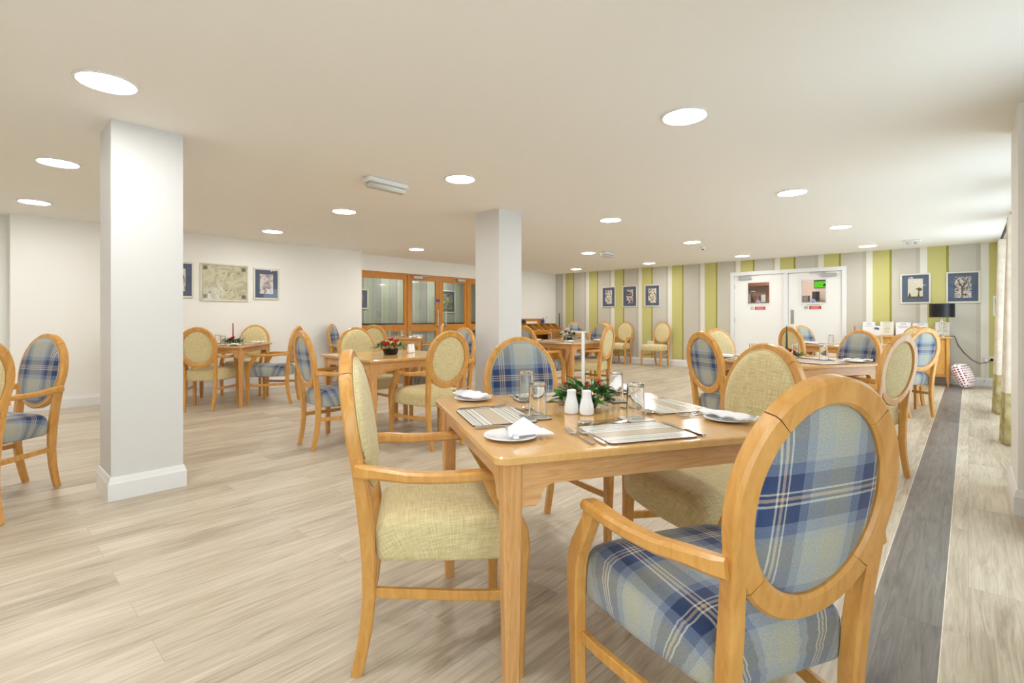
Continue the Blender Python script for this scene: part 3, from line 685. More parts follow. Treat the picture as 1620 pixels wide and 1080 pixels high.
# ------------------------------------------------------------------ tables
TZ = .785; S = 1.02
def build_table(size, label):
    t = thing('dining_table', label, 'table'); h = size/2
    m = MB(); r = .035; poly = []
    for cx_, cy_, a0 in ((h-r, h-r, 0), (-h+r, h-r, 90), (-h+r, -h+r, 180), (h-r, -h+r, 270)):
        for i in range(6): a = radians(a0+18*i); poly.append((cx_+r*cos(a), cy_+r*sin(a)))
    n = len(poly); rings = [(-.024, -.006), (-.021, -.001), (-.004, 0), (0, -.004)]; vs = []
    for z, ins in rings:
        for x, y in poly: L = sqrt(x*x+y*y); vs.append((x*(1+ins/L*1.2), y*(1+ins/L*1.2), TZ+z))
    fs = [[i*n+k, i*n+(k+1) % n, (i+1)*n+(k+1) % n, (i+1)*n+k] for i in range(3) for k in range(n)]+[list(range(n-1, -1, -1)), [3*n+k for k in range(n)]]
    m.add(vs, fs, 'top').build('tabletop', t, sharp=25)
    e = h-.035; zt = TZ-.0245; za = TZ-.092; zb = TZ-.150; bw = .085
    for k in range(4):
        L = e-.02
        poly = [(-L, zt), (-L, zb), (-L+bw-.015, zb), (-L+bw-.005, zb+.012)]
        for i in range(6): a = pi-(pi/2)*i/5; poly.append((-L+bw+.040+.040*cos(a), za-.040+.040*sin(a)))
        right = [(-x, z) for x, z in reversed(poly[1:])]
        poly = poly+right+[(L, zt)]
        ang = k*pi/2
        def fn(a, b, d, ang=ang): return (a*cos(ang)-d*sin(ang), a*sin(ang)+d*cos(ang), b)
        MB().prism(poly, fn, -e+.004, -e+.024, 'oak_x' if k % 2 == 0 else 'oak').build('apron', t, smooth=False)
    q = e-.022
    for sx in (-1, 1):
        for sy in (-1, 1):
            MB().sweep([(sx*(q-.002), sy*(q-.002), 0), (sx*(q-.001), sy*(q-.001), .25), (sx*q, sy*q, .55), (sx*q, sy*q, zt)], [.038, .044, .052, .055], [.038, .044, .052, .055], 'oak_leg', side=(1, 0, 0), ch=.22).build('leg', t)
    return t
TP = {}
def table(x, y, deg, label, size=S):
    if size not in TP: o = build_table(size, label); TP[size] = o; freeze(o)
    else: o = copy_tree(TP[size])
    o.location = (x, y, 0); o.rotation_euler = (0, 0, radians(deg)); o['label'] = label
    return o
# x, y, direction of the near (bottom) edge
T1 = (-1.092, 1.624, 60.2); T2 = (-4.255, 2.876, 87); T3 = (-7.53, 2.35, 139); T4 = (-4.66, 6.40, 87); T7 = (-1.17, 4.83, 60); T8 = (-1.12, 8.00, 52); T6 = (-7.92, 5.45, 50)
table(*T1, 'square oak dining table in the foreground laid for four')
table(*T2, 'bare square oak table holding the bowl of red roses')
table(*T3, 'laid oak table beside the left wall with a red candle')
table(*T4, 'laid oak table right of the middle pillar with white flowers')
table(*T7, 'laid oak table on the right with a dark green candle')
table(*T8, 'laid oak table in front of the sideboard and white double doors')
table(*T6, 'laid oak table in front of the glazed oak doors')
table(-6.97, 10.02, 45, 'small far wooden table near the striped wall with papers on it', .7)

# ------------------------------------------------------------------ tableware
TT = TZ+.0005
def slab(w, d, h, r, topm, edgem, uvs=True):
    """rounded rectangle with striped top (stripes run along x)"""
    m = MB(); poly = []
    for cx_, cy_, a0 in ((w/2-r, d/2-r, 0), (-w/2+r, d/2-r, 90), (-w/2+r, -d/2+r, 180), (w/2-r, -d/2+r, 270)):
        for i in range(4): a = radians(a0+30*i); poly.append((cx_+r*cos(a), cy_+r*sin(a)))
    n = len(poly)
    m.add([(x, y, 0) for x, y in poly]+[(x, y, h) for x, y in poly], [list(range(n-1, -1, -1))]+[[i, (i+1) % n, n+(i+1) % n, n+i] for i in range(n)], edgem)
    m.add([(x*.995, y*.995, h+.0002) for x, y in poly], [list(range(n))], topm, [(x/w+.5, y/d+.5) for x, y in poly])
    return m
def fork_mesh():
    m = MB()
    m.sweep([(0, 0, .003), (0, .03, .003), (0, .07, .004), (0, .11, .006), (0, .128, .005)], [.012, .015, .010, .006, .007], [.003, .003, .003, .0028, .0025], 'chrome', side=(1, 0, 0))
    m.sweep([(0, .126, .005), (0, .138, .004), (0, .150, .0035)], [.008, .022, .023], [.0025, .002, .002], 'chrome', side=(1, 0, 0))
    for i in range(4): x = -.0092+i*.0061; m.sweep([(x, .149, .0035), (x, .172, .005), (x*.95, .194, .0085)], [.0038, .0034, .002], [.002, .0018, .0012], 'chrome', side=(1, 0, 0))
    return m
def knife_mesh(L=.215):
    m = MB(); h = L*.42
    m.sweep([(0, 0, .005), (0, .02, .005), (0, h*.6, .005), (0, h, .004)], [.016, .017, .013, .011], [.007, .007, .006, .005], 'chrome', side=(1, 0, 0))
    m.sweep([(0, h, .004), (0.002, h+.03, .004), (.002, L-.03, .004), (-.003, L, .004)], [.012, .018, .019, .004], [.002, .0015, .0014, .001], 'chrome', side=(1, 0, 0))
    return m
def spoon_mesh():
    m = MB(); m.sweep([(0, 0, .003), (0, .03, .003), (0, .08, .004), (0, .13, .008)], [.012, .014, .008, .006], [.003, .003, .003, .003], 'chrome', side=(1, 0, 0))
    vs = []; fs = []; n = 16
    for fr_, z in ((1, .010), (.8, .005), (.5, .0025), (.2, .0018)):
        for k in range(n): q = 2*pi*k/n; vs.append((.019*fr_*cos(q), .155+.028*fr_*sin(q), z))
    for i in range(3):
        for k in range(n): fs.append([i*n+k, i*n+(k+1) % n, (i+1)*n+(k+1) % n, (i+1)*n+k])
    fs.append([3*n+k for k in range(n)])
    o = len(vs); vs += [(x*1.04, .155+(y-.155)*1.04, z-.0008) for x, y, z in vs[:]]; fs += [[i+o for i in reversed(f)] for f in fs[:]]
    fs += [[k, (k+1) % n, o+(k+1) % n, o+k] for k in range(n)]
    m.add(vs, fs, 'chrome'); return m
def tumbler_mesh():
    # upturned tumbler: thick base uppermost
    return MB().lathe([(.0325, 0), (.0335, .001), (.0300, .120), (.0285, .1245), (.024, .126), (.0001, .125), (.0001, .113), (.024, .112), (.0265, .110), (.0315, .001), (.0325, 0)], 'tumbler', 32)
def plate_mesh():
    return MB().lathe([(.0001, .004), (.045, .004), (.052, .007), (.082, .012), (.083, .0135), (.081, .015), (.053, .010), (.045, .007), (.0001, .007)], 'porcelain', 36)
def napkin_mesh(seed, L=.20, Wd=.11):
    rnd = random.Random(seed); ph = rnd.random()*6; m = MB(); nx, ny = 20, 9; vs = []; fs = []; T = .005
    for lay in (0, 1):
        for j in range(ny):
            for i in range(nx):
                u_, v_ = i/(nx-1), j/(ny-1); wd = Wd*(.55+.45*sin(pi*(u_*.75+.15)))
                x = (u_-.5)*L; yy = (v_-.5)*wd+.008*sin(5*u_+ph)
                z = .0165+.008*abs(sin(3.2*u_*pi+ph)*(.35+v_*.65))+.006*(1-abs(2*v_-1))
                if lay: z += T
                vs.append((x, yy, z))
    N = nx*ny
    for lay in (0, 1):
        for j in range(ny-1):
            for i in range(nx-1): a = lay*N+j*nx+i; fs.append([a, a+1, a+nx+1, a+nx])
    edge = [i for i in range(nx)]+[j*nx+nx-1 for j in range(1, ny)]+[(ny-1)*nx+i for i in range(nx-2, -1, -1)]+[j*nx for j in range(ny-2, 0, -1)]
    for a, b in zip(edge, edge[1:]+edge[:1]): fs.append([a, b, N+b, N+a])
    return m.add(vs, fs, 'napkin')
def napkin_cone():
    # napkin folded to a point, leaning upright over the plate
    m = MB(); A, B, C, D = (-.055, -.05, .015), (.075, -.055, .014), (-.005, .055, .016), (.012, -.018, .062)
    vs = [A, B, C, D]; fs = [[0, 1, 3], [1, 2, 3], [2, 0, 3], [0, 2, 1]]
    m.add(vs, fs, 'napkin'); m.add([(.03, -.065, .013), (.085, -.075, .012), (.09, -.01, .014), (.04, -.02, .020), (.03, -.065, .017), (.085, -.075, .016), (.09, -.01, .018), (.04, -.02, .024)], [[0, 3, 2, 1], [4, 5, 6, 7], [0, 1, 5, 4], [1, 2, 6, 5], [2, 3, 7, 6], [3, 0, 4, 7]], 'napkin')
    return m
TW = {}
def ware(key, name, mb, x, y, z, rz, label, cat, group, tilt=None):
    if key not in TW: o = mb().build(name); TW[key] = o
    else: o = TW[key].copy(); COL.objects.link(o)
    o.location = (x, y, z); o.rotation_euler = (tilt or 0, 0, rz); return tag(o, label, cat, group)
def setting(T, side, seat, tname, full=True, dx=0, seed=0, cone=False, plate=(-.40, .20), glass=(.10, .33), matx=-.01):
    """side k: 0 near edge (-y of table frame), 1 right, 2 far, 3 left; local x to the sitter's right, y into the table"""
    X, Y, D = T; th = radians(D)+side*pi/2
    def W_(x, y):
        a, b = x, y-S/2
        return (X+a*cos(th)-b*sin(th), Y+a*sin(th)+b*cos(th))
    g = 'place settings on %s' % tname
    def put(key, name, mb, x, y, rz, what, cat, z=TT, grp=None, tilt=None):
        p = W_(x, y); return ware(key, name, mb, p[0], p[1], z, th+rz, '%s at %s, %s' % (what, seat, tname), cat, grp or (cat+'s on '+tname), tilt)
    put('placemat', 'placemat', lambda: slab(.30, .232, .004, .014, 'placemat', 'matedge'), matx, .146, 0, 'striped placemat', 'placemat')
    put('coaster', 'coaster', lambda: slab(.10, .10, .004, .010, 'placemat', 'matedge'), glass[0]-.004, glass[1]-.01, 0, 'square striped coaster', 'coaster')
    put('tumbler', 'tumbler', tumbler_mesh, glass[0], glass[1], 0, 'upturned clear tumbler', 'glass', TT+.0048)
    px, py = plate
    put('side_plate', 'side_plate', plate_mesh, px, py, 0, 'small white side plate', 'plate', TT-.0035)
    if cone: put('napkin_cone', 'napkin', napkin_cone, px+.02, py, .2, 'pointed white napkin', 'napkin', TT+.002)
    else: put('napkin%d' % (seed % 3), 'napkin', lambda: napkin_mesh(seed), px-.01, py, .15+.3*(seed % 3), 'folded white napkin', 'napkin', TT-.001)
    if full or seed % 2 == 0:
        put('fork', 'fork', fork_mesh, -.205, .050, .0, 'outer steel fork', 'fork')
        put('fork', 'fork', fork_mesh, -.174, .035, -.02, 'inner steel fork', 'fork')
        put('knife', 'knife', knife_mesh, .160, .03, .02, 'steel table knife', 'knife')
    if full:
        put('spoon', 'dessert_spoon', spoon_mesh, .045, .335, pi/2+.20, 'dessert spoon', 'spoon')
        put('fork', 'dessert_fork', fork_mesh, -.150, .272, -pi/2+.06, 'dessert fork', 'fork')
        put('butterknife', 'butter_knife', lambda: knife_mesh(.17), px-.01, py-.085, -.12 if cone else .9, 'butter knife', 'knife', TT+(.0145 if cone else .036))
F1 = 'front table'
setting(T1, 0, 'the foreground tartan chair', F1, seed=0, cone=True, plate=(-.405, .205), glass=(.105, .33))
setting(T1, 1, 'the armless lime chair', F1, seed=1, plate=(-.295, .10), glass=(.19, .275), matx=.01)
setting(T1, 2, 'the tartan chair facing the camera', F1, seed=2, plate=(-.365, .09), glass=(.133, .19))
setting(T1, 3, 'the side-on lime armchair', F1, seed=4, plate=(-.42, .16), glass=(.052, .288), matx=-.02)
for T, nm, seats in ((T3, 'the red candle table', ('the near right place', 'the far right place', 'the wall place', 'the pillar place')),
                     (T4, 'the white flower table', ('the near place', 'the right place', 'the far place', 'the left place')),
                     (T7, 'the green candle table', ('the near right place', 'the far right place', 'the far left place', 'the near left place')),
                     (T8, 'the sideboard table', ('the near right place', 'the far right place', 'the far left place', 'the near left place')),
                     (T6, 'the table by the oak doors', ('the near right place', 'the far right place', 'the far left place', 'the near left place'))):
    for k in range(4): setting(T, k, seats[k], nm, full=False, seed=k+1, plate=(-.37, .17), glass=(.14, .27))
def tl(T, a, b):
    X, Y, D = T; th = radians(D); return (X+a*cos(th)-b*sin(th), Y+a*sin(th)+b*cos(th))
def shaker_mesh():
    return MB().lathe([(.0225, 0), (.0265, .004), (.0272, .018), (.0262, .034), (.0215, .052), (.0180, .066), (.0168, .078), (.0178, .084), (.0182, .087), (.0165, .0905), (.009, .0925), (.0001, .093)], 'porcelain', 32)
def shaker(T, a, b, lab, grp):
    p = tl(T, a, b); t = thing('salt_shaker', lab, 'shaker', (p[0], p[1], TT), 0, grp)
    shaker_mesh().build('shaker_body', t)
    m = MB()
    for k in range(5): m.lathe([(.0011, .0918), (.0011, .0936), (.0001, .0936)], 'black', 6, (.006*cos(k*1.257), .006*sin(k*1.257), -.0005))
    m.build('pour_holes', t)
shaker(T1, -.068, -.009, 'left white porcelain salt cellar before the holly centrepiece on the front table', 'white shakers')
shaker(T1, -.024, -.049, 'right white porcelain pepper pot before the holly centrepiece on the front table', 'white shakers')
shaker(T2, .225, .03, 'white porcelain pot right of the red roses', 'white shakers')
shaker(T2, .285, .06, 'white porcelain pot behind its twin, right of the red roses', 'white shakers')

# centrepieces
def leaves(m, rnd, n, R, zlo, zhi, size, mats, ry=None):
    for i in range(n):
        a = rnd.random()*2*pi; rr = R*sqrt(rnd.random()*.9+.1); x, y = rr*cos(a), (ry or R)/R*rr*sin(a)
        z = zlo+(zhi-zlo)*(1-(rr/R)**1.5)*rnd.uniform(.5, 1)+rnd.uniform(-.006, .006)
        d = Vector((cos(a+rnd.uniform(-.7, .7)), sin(a+rnd.uniform(-.7, .7)), rnd.uniform(-.1, .9))).normalized()
        sd = d.cross(Vector((rnd.uniform(-.4, .4), rnd.uniform(-.4, .4), 1))).normalized(); up = sd.cross(d)
        L = size*rnd.uniform(.7, 1.25); w = L*.30; o = Vector((x, y, z)); rows_ = []
        for f_, ww in ((0, .15), (.18, .8), (.3, .55), (.45, 1), (.6, .6), (.78, .7), (1, .06)):
            c = o+d*(L*f_)+up*(.18*L*sin(pi*f_)); rows_.append([c+sd*(w*ww)+up*(.02*L), c-up*(.03*L), c-sd*(w*ww)+up*(.02*L)])
        vs = [p for r in rows_ for p in r]; fs = []
        for k in range(6):
            for j in (0, 1): fs.append([k*3+j, k*3+j+1, k*3+j+4, k*3+j+3])
        m.add(vs, fs, mats[i % len(mats)])
def blossom(m, c, r, mat, rnd):
    m.sphere(c, r*.62, mat, 8, 6)
    for k in range(9):
        a = k*2.4; el = .2+.9*(k/9); d = Vector((cos(a)*cos(el), sin(a)*cos(el), sin(el))); o = Vector(c)+d*r*.35
        sd = Vector((-sin(a), cos(a), 0)); up = sd.cross(d)
        vs = [o-sd*r*.25, o+sd*r*.25, o+d*r*.5+sd*r*.42+up*r*.1, o+d*r*.72, o+d*r*.5-sd*r*.42+up*r*.1]; m.add(vs, [[0, 1, 2, 3, 4]], mat)
def centrepiece(T, a, b, label, seed, cm=None, ch=.26, cr=.006, taper=0, R=.095, hz=.085, mats=('leaf1', 'leaf3', 'leaf1', 'leaf2'), berries='red', nb=26, flowers=(), bowl=False, off=(0, 0), n=80, lsize=.05):
    p = tl(T, a, b); t = thing('table_centrepiece', label, 'centrepiece', (p[0], p[1], TT)); rnd = random.Random(seed)
    if bowl: MB().lathe([(.055, 0), (.068, .008), (.074, .03), (.078, .055), (.074, .055), (.068, .012), (.0001, .010)], 'black', 28).build('bowl', t)
    else: MB().lathe([(.042, 0), (.048, .01), (.050, .03), (.038, .04), (.0001, .042)], 'leaf3', 20).build('moss_base', t)
    z0 = .055 if bowl else .022
    m = MB(); leaves(m, rnd, n, R, z0, hz, lsize, mats); m.build('foliage', t)
    if berries:
        for k in range(max(1, nb//5)):
            m = MB(); q = k*2.4+seed; rr = R*rnd.uniform(.45, .9); cz = z0+.012+(hz-z0)*rnd.uniform(.1, 1)*(1.1-rr/R*.6)
            for i in range(5): m.sphere((rr*cos(q)+.0045*cos(i*1.3), rr*sin(q)+.0045*sin(i*1.3), cz+.0035*i-.006), .0055, M[berries], 8, 6)
            m.build('berry_cluster', t)
    for i, (mt, r, fx, fy, fz) in enumerate(flowers):
        m = MB(); blossom(m, (fx, fy, fz), r, M[mt], rnd); m.build('flower', t)
    if cm:
        zt = z0+ch; prof = [(cr, z0-.01), (cr*(1-taper*.9), z0+ch*.97), (cr*(1-taper*.9)*.6, zt), (.0001, zt)]
        cnd = MB().lathe(prof, cm, 16, (off[0], off[1], 0)).build('candle', t)
        MB().tube([(off[0], off[1], zt-.001), (off[0]+.001, off[1], zt+.009)], .0008, 'black', 5).build('wick', cnd)
    return t
centrepiece(T1, .045, .10, 'holly and red berry centrepiece with a tall white candle on the front table', 3, 'candle_white', .285, .0068, 0, R=.100, hz=.118, off=(-.012, .0), n=120, nb=40)
rnd = random.Random(5); fl = []
for i in range(15): a = i*2.4; r = .012+.105*sqrt(i/15); fl.append((('rose', 'rose', 'creamflower')[i % 3], .032 if i % 3 < 2 else .024, r*cos(a), r*sin(a), .145-.5*r+rnd.uniform(-.01, .012)))
centrepiece(T2, -.01, .0, 'black bowl of red roses with cream flowers and foliage on the bare table', 11, R=.15, hz=.135, mats=('leaf2', 'leaf1', 'leaf2'), berries=None, flowers=fl, bowl=True, n=90, lsize=.045)
centrepiece(T3, -.06, -.19, 'green centrepiece with red flower and red candle by the left wall', 21, 'candle_red', .27, .009, .3, R=.11, hz=.08, flowers=[('rose', .034, .02, -.01, .085), ('rose', .026, -.03, -.02, .075)], n=70)
fl = []
for i in range(11): a = i*2.4; r = .01+.11*sqrt(i/11); fl.append((('whiteflower', 'whiteflower', 'plum')[i % 3], .040 if i % 3 < 2 else .03, r*cos(a), r*sin(a), .185-.7*r))
centrepiece(T4, 0, 0, 'centrepiece of white and plum flowers in dark bowl behind the front tartan chair', 31, R=.16, hz=.17, mats=('leaf3', 'leaf2', 'leaf1'), berries=None, flowers=fl, bowl=True, n=70)
centrepiece(T7, 0, .0, 'orange-berried centrepiece with a tapering dark green candle', 41, 'candle_green', .27, .013, .75, R=.10, hz=.075, flowers=[('rose', .026, .03, -.03, .08), ('rose', .024, -.02, -.04, .075), ('rose', .022, .06, -.0, .065)], n=60)
centrepiece(T8, 0, 0, 'centrepiece with a red candle whose tip shows above the tartan chair back', 51, 'candle_red', .235, .009, .5, R=.10, hz=.075, n=50)
pp = tl((-6.97, 10.02, 45), 0, 0)
tag(MB().box(-.15, .15, -.11, .11, 0, .035, 'paper', .004).build('paper_stack', loc=(pp[0], pp[1], TT)), 'stack of white papers on the small far table near the striped wall', 'papers')

# ------------------------------------------------------------------ pictures
def picture(label, w, h, loc, rz, photo, pw, ph, group=None, fw=.028, mount='mount', extra=None):
    """local: x right, z up, front towards -y"""
    t = thing('framed_picture', label, 'picture', loc, rz, group)
    m = MB()
    for x0, x1, z0, z1 in ((-w/2, -w/2+fw, -h/2, h/2), (w/2-fw, w/2, -h/2, h/2), (-w/2+fw, w/2-fw, -h/2, -h/2+fw), (-w/2+fw, w/2-fw, h/2-fw, h/2)): m.box(x0, x1, -.022, -.001, z0, z1, 'frame', .004)
    m.build('picture_frame', t)
    mo = MB().box(-w/2+fw, w/2-fw, -.010, -.002, -h/2+fw, h/2-fw, mount).build('mount', t, smooth=False)
    if photo: MB().box(-pw/2, pw/2, -.0115, -.010, -ph/2, ph/2, photo).build('print', mo, smooth=False)
    if extra:
        e = MB(); extra(e); e.build('print_detail', mo, smooth=False)
    MB().box(-w/2+fw, w/2-fw, -.0165, -.0155, -h/2+fw, h/2-fw, 'picglass').build('glass', t, smooth=False)
    return t
GB = 'navy-mounted prints in pale frames'
yb = YB
picture('small framed print with navy mount on the striped wall, leftmost of three', .42, .55, (-7.03, yb, 1.695), 0, 'photo_a', .20, .36, GB)
picture('small framed print with navy mount on the striped wall, middle of three', .42, .55, (-6.41, yb, 1.695), 0, 'photo_b', .20, .36, GB)
picture('small framed print with navy mount on the striped wall, right of the three', .42, .55, (-5.785, yb, 1.695), 0, 'photo_a', .21, .36, GB)
def shore(e):
    e.box(-.105, .105, -.013, -.0115, -.175, -.14, 'photo_dark'); e.prism([(-.10, -.14), (-.06, -.14), (-.065, -.10), (-.085, -.07), (-.09, -.10)], lambda a, b, d: (a, d, b), -.013, -.0115, 'photo_dark')
    e.prism([(.03, -.14), (.06, -.14), (.055, -.05), (.10, -.03), (.09, .0), (.05, .02), (.0, -.01), (.04, -.03), (.04, -.08)], lambda a, b, d: (a, d, b), -.013, -.0115, 'photo_dark')
picture('square-looking framed print of trees by water, above the sideboard', .43, .54, (-.705, yb, 1.67), 0, 'photo_sky', .21, .35, GB, extra=shore)
def street(e):
    for zz in (-.08, -.11): e.box(-.10, .10, -.013, -.0115, zz, zz+.012, 'photo_sky')
    e.prism([(-.02, -.18), (-.005, -.18), (.0, -.02), (.06, .10), (.05, .11), (-.01, .02), (-.06, .12), (-.07, .11), (-.02, -.01)], lambda a, b, d: (a, d, b), -.0132, -.0115, 'photo_dark')
picture('framed print of a bare tree over water, rightmost on the striped wall', .44, .54, (-.07, yb, 1.67), 0, 'photo_c', .21, .36, GB, extra=street)
xw = XLW
picture('framed print with navy mount half hidden behind the white pillar', .41, .53, (xw, 2.09, 1.705), pi/2, 'photo_a', .2, .33, GB)
picture('framed print with navy mount right of the map on the left wall', .41, .51, (xw, 3.335, 1.70), pi/2, 'photo_pale', .21, .32, GB)
def mapd(e):
    w, h = .60, .50
    for sx in (-1, 1):
        for sz in (-1, 1): e.box(sx*.27-.028, sx*.27+.028, -.0128, -.0115, sz*.215-.028, sz*.215+.028, 'map_mark')
    r2 = random.Random(9)
    for i in range(46):
        x, z = r2.uniform(-.24, .24), r2.choice((r2.uniform(.10, .22), r2.uniform(-.23, -.05))); w_ = r2.uniform(.006, .03)
        if abs(x) < .06 and z > .15: continue
        e.box(x, x+w_, -.0126, -.0115, z, z+r2.uniform(.003, .016), 'map_mark')
    e.box(-.07, .07, -.0126, -.0115, .205, .212, 'map_mark')
picture('large antique map print in thin frame on the left white wall', .68, .575, (xw, 2.715, 1.69), pi/2, 'map', .63, .525, None, .02, 'map', extra=mapd)
picture('green landscape print in the corridor, seen through the left glazed panel', .50, .46, (cx, 6.10, 1.58), pi/2, 'green_print', .24, .24, 'corridor prints')
picture('green landscape print in the corridor, seen through the right oak door', .55, .60, (cx, 8.75, 1.58), pi/2, 'green_print', .34, .40, 'corridor prints')

# ------------------------------------------------------------------ ceiling fittings
def bulkhead(label, x, y, rz, L=.40):
    t = thing('emergency_light', label, 'emergency light', (x, y, H), rz, 'emergency bulkhead lights')
    MB().box(-.06, .06, -L/2, L/2, -.045, 0, 'white', .012).build('housing', t)
    m = MB().box(-.052, .052, -L/2+.01, L/2-.01, -.092, -.043, glass_d, .022).build('diffuser', t)
    MB().lathe([(.004, -.096), (.004, -.088), (.0001, -.088)], 'greenlit', 8, (.0, L*.3, 0)).build('indicator', t)
glass_d = plain('ribbed_diffuser', srgb(205, 206, 200), .2)
bulkhead('white oblong emergency light on the ceiling above the rose table', -3.93, 2.60, 0, .42)
bulkhead('small oblong emergency light on the ceiling above the white flower table', -5.11, 8.3, .0, .36)
tw = thing('emergency_spotlight', 'twin-lens emergency fitting on the ceiling near the sideboard', 'emergency light', (-.67, 10.33, H))
MB().box(-.11, .11, -.09, .09, -.03, 0, 'white', .008).build('housing', tw)
for sx in (-.05, .05): MB().lathe([(.035, -.03), (.03, -.06), (.012, -.065), (.0001, -.065)], glass_d, 16, (sx, 0, 0)).build('lens', tw)
sd_ = thing('smoke_detector', 'small round smoke detector on the ceiling toward the striped wall', 'smoke detector', (-3.49, 8.85, H))
MB().lathe([(.05, 0), (.05, -.02), (.042, -.032), (.0001, -.034)], 'white', 24).build('detector_body', sd_); MB().lathe([(.016, -.034), (.012, -.05), (.0001, -.052)], 'greybox', 12).build('sensor', sd_)

# ------------------------------------------------------------------ sideboard, lamp and the cards
sb = thing('sideboard', 'light wood sideboard against the striped wall with cards and a lamp', 'sideboard', (-.93, YB-.29, 0))
MB().box(-.72, .72, -.235, .235, .80, .83, 'beech', .005).build('top', sb); MB().box(-.66, .66, -.20, .22, .16, .80, 'beech').build('body', sb, smooth=False)
for sx in (-1, 1):
    for sy in (-1, 1): MB().sweep([(sx*.68, sy*.215-.0, 0), (sx*.68, sy*.215, .12), (sx*.675, sy*.21, .80)], [.022, .042, .042], [.022, .042, .042], 'beech', side=(1, 0, 0)).build('leg', sb)
for i in range(3):
    d = MB().box(-.64+.43*i, -.22+.43*i, -.214, -.20, .20, .77, 'beech', .004).build('door', sb); MB().sphere((-.43+.43*i, -.226, .55), .014, 'steel').build('knob', d)
lp = thing('table_lamp', 'table lamp with black drum shade and clear glass base on the sideboard', 'lamp', (-.335, YB-.30, .831))
MB().lathe([(.06, 0), (.06, .012), (.02, .018), (.0001, .018)], 'steel', 24).build('base', lp)
MB().lathe([(.028, .018), (.022, .06), (.030, .14), (.036, .22), (.030, .28), (.012, .31), (.0001, .31)], 'tumbler', 20).build('glass_stem', lp)
MB().lathe([(.170, .325), (.170, .555), (.167, .555), (.167, .325), (.170, .325)], 'shade', 40).build('lamp_shade', lp)
MB().tube([(0, 0, .30), (0, 0, .54)], .006, 'steel').tube([(-.166, 0, .54), (.166, 0, .54)], .003, 'steel').build('shade_carrier', lp)
cab = MB().tube([(-.22, YB-.29, .836), (-.18, YB-.10, .838), (-.165, YB-.03, .80), (-.13, YB-.02, .68), (-.06, YB-.02, .56), (.04, YB-.02, .44), (.13, YB-.02, .385), (.21, YB-.02, .395), (.27, YB-.03, .44)], .005, 'cable').build('lamp_cable'); tag(cab, 'dark lamp cable drooping along the striped wall to the plug socket', 'cable')
so = thing('wall_socket', 'white double plug socket with a black plug beside the curtain', 'socket', (.25, YB, .46))
MB().box(-.075, .075, -.012, 0, -.043, .043, 'white', .004).build('face_plate', so); MB().box(.015, .055, -.045, -.012, -.03, .015, 'black', .008).build('plug', so); MB().box(-.06, -.01, -.05, -.012, -.05, .02, 'white', .008).build('adaptor', so)
MB().tube([(-.03, -.02, -.05), (-.03, -.03, -.2), (-.05, -.03, -.36), (-.10, -.03, -.43)], .0035, 'white').build('white_lead', so)
so2 = thing('wall_socket', 'white plug socket on the striped wall left of the lone armless chair', 'socket', (-5.83, YB, .53))
MB().box(-.09, .09, -.012, 0, -.043, .043, 'white', .004).build('face_plate', so2)
def card(label, x, w, h, mt, lines=4, y=YB-.12, logo=False, z=.8305):
    t = thing('display_card', label, 'card', (x, y, z+.0005), 0, 'cards on the sideboard')
    cs = MB().box(-w/2, w/2, -.002, .002, .004, h, mt).build('card_sheet', t, smooth=False); cs.rotation_euler = (-.12, 0, 0)
    MB().box(-w/2, w/2, -.03, .05, 0, .003, 'picglass').build('stand_foot', t, smooth=False)
    m = MB(); r2 = random.Random(int(x*100))
    for i in range(lines): ww = w*r2.uniform(.3, .72); zz = h*(.90-.09*i-(.06 if i > 1 else 0)); m.box(-ww/2, ww/2, -.0026, -.002, zz, zz+h*.022, 'ink')
    if logo: m.lathe([(.02, 0), (.0001, 0)], 'blue', 10, (0, -.003, 0))
    m.build('printed_lines', cs, smooth=False)
card('white card, leftmost on the sideboard', -1.375, .19, .24, 'paper', 3)
card('cream card with printed lines, second from the left on the sideboard', -1.105, .20, .245, 'cream_paper', 8)
card('white card in the middle of the sideboard', -.87, .21, .235, 'paper', 4)
card('wide white card behind the lime chair top, left of the lamp', -.63, .21, .225, 'paper', 3)
card('cream card standing behind the glass lamp base', -.335, .19, .24, 'cream_paper', 7, YB-.07)
c6 = thing('greeting_card', 'small white card with a blue flower design in front of the cream card', 'card', (-1.22, YB-.42, .8305)); c6.location.z = .8312
MB().box(-.06, .06, -.002, .002, 0, .17, 'paper').build('card_sheet', c6, smooth=False)
m = MB()
for i, (x, z, r) in enumerate(((-.025, .13, .014), (.0, .135, .011), (.02, .125, .013), (-.012, .11, .010), (.028, .105, .009), (.005, .115, .009))): m.sphere((x, -.003, z), r, 'blue' if i % 2 == 0 else 'mount', 8, 6, 1)
m.build('flower_design', c6)
ps = MB().box(-.10, .10, -.006, -.001, -.165, .165, 'paper').box(-.075, .075, -.0075, -.006, -.12, .12, 'blue').box(-.05, .05, -.008, -.0075, .04, .06, 'paper').box(-.05, .03, -.008, -.0075, -.02, .0, 'paper').build('wall_notice', loc=(.40, YB, 1.345), smooth=False)
tag(ps, 'blue and white notice on the striped wall partly behind the curtain', 'notice')
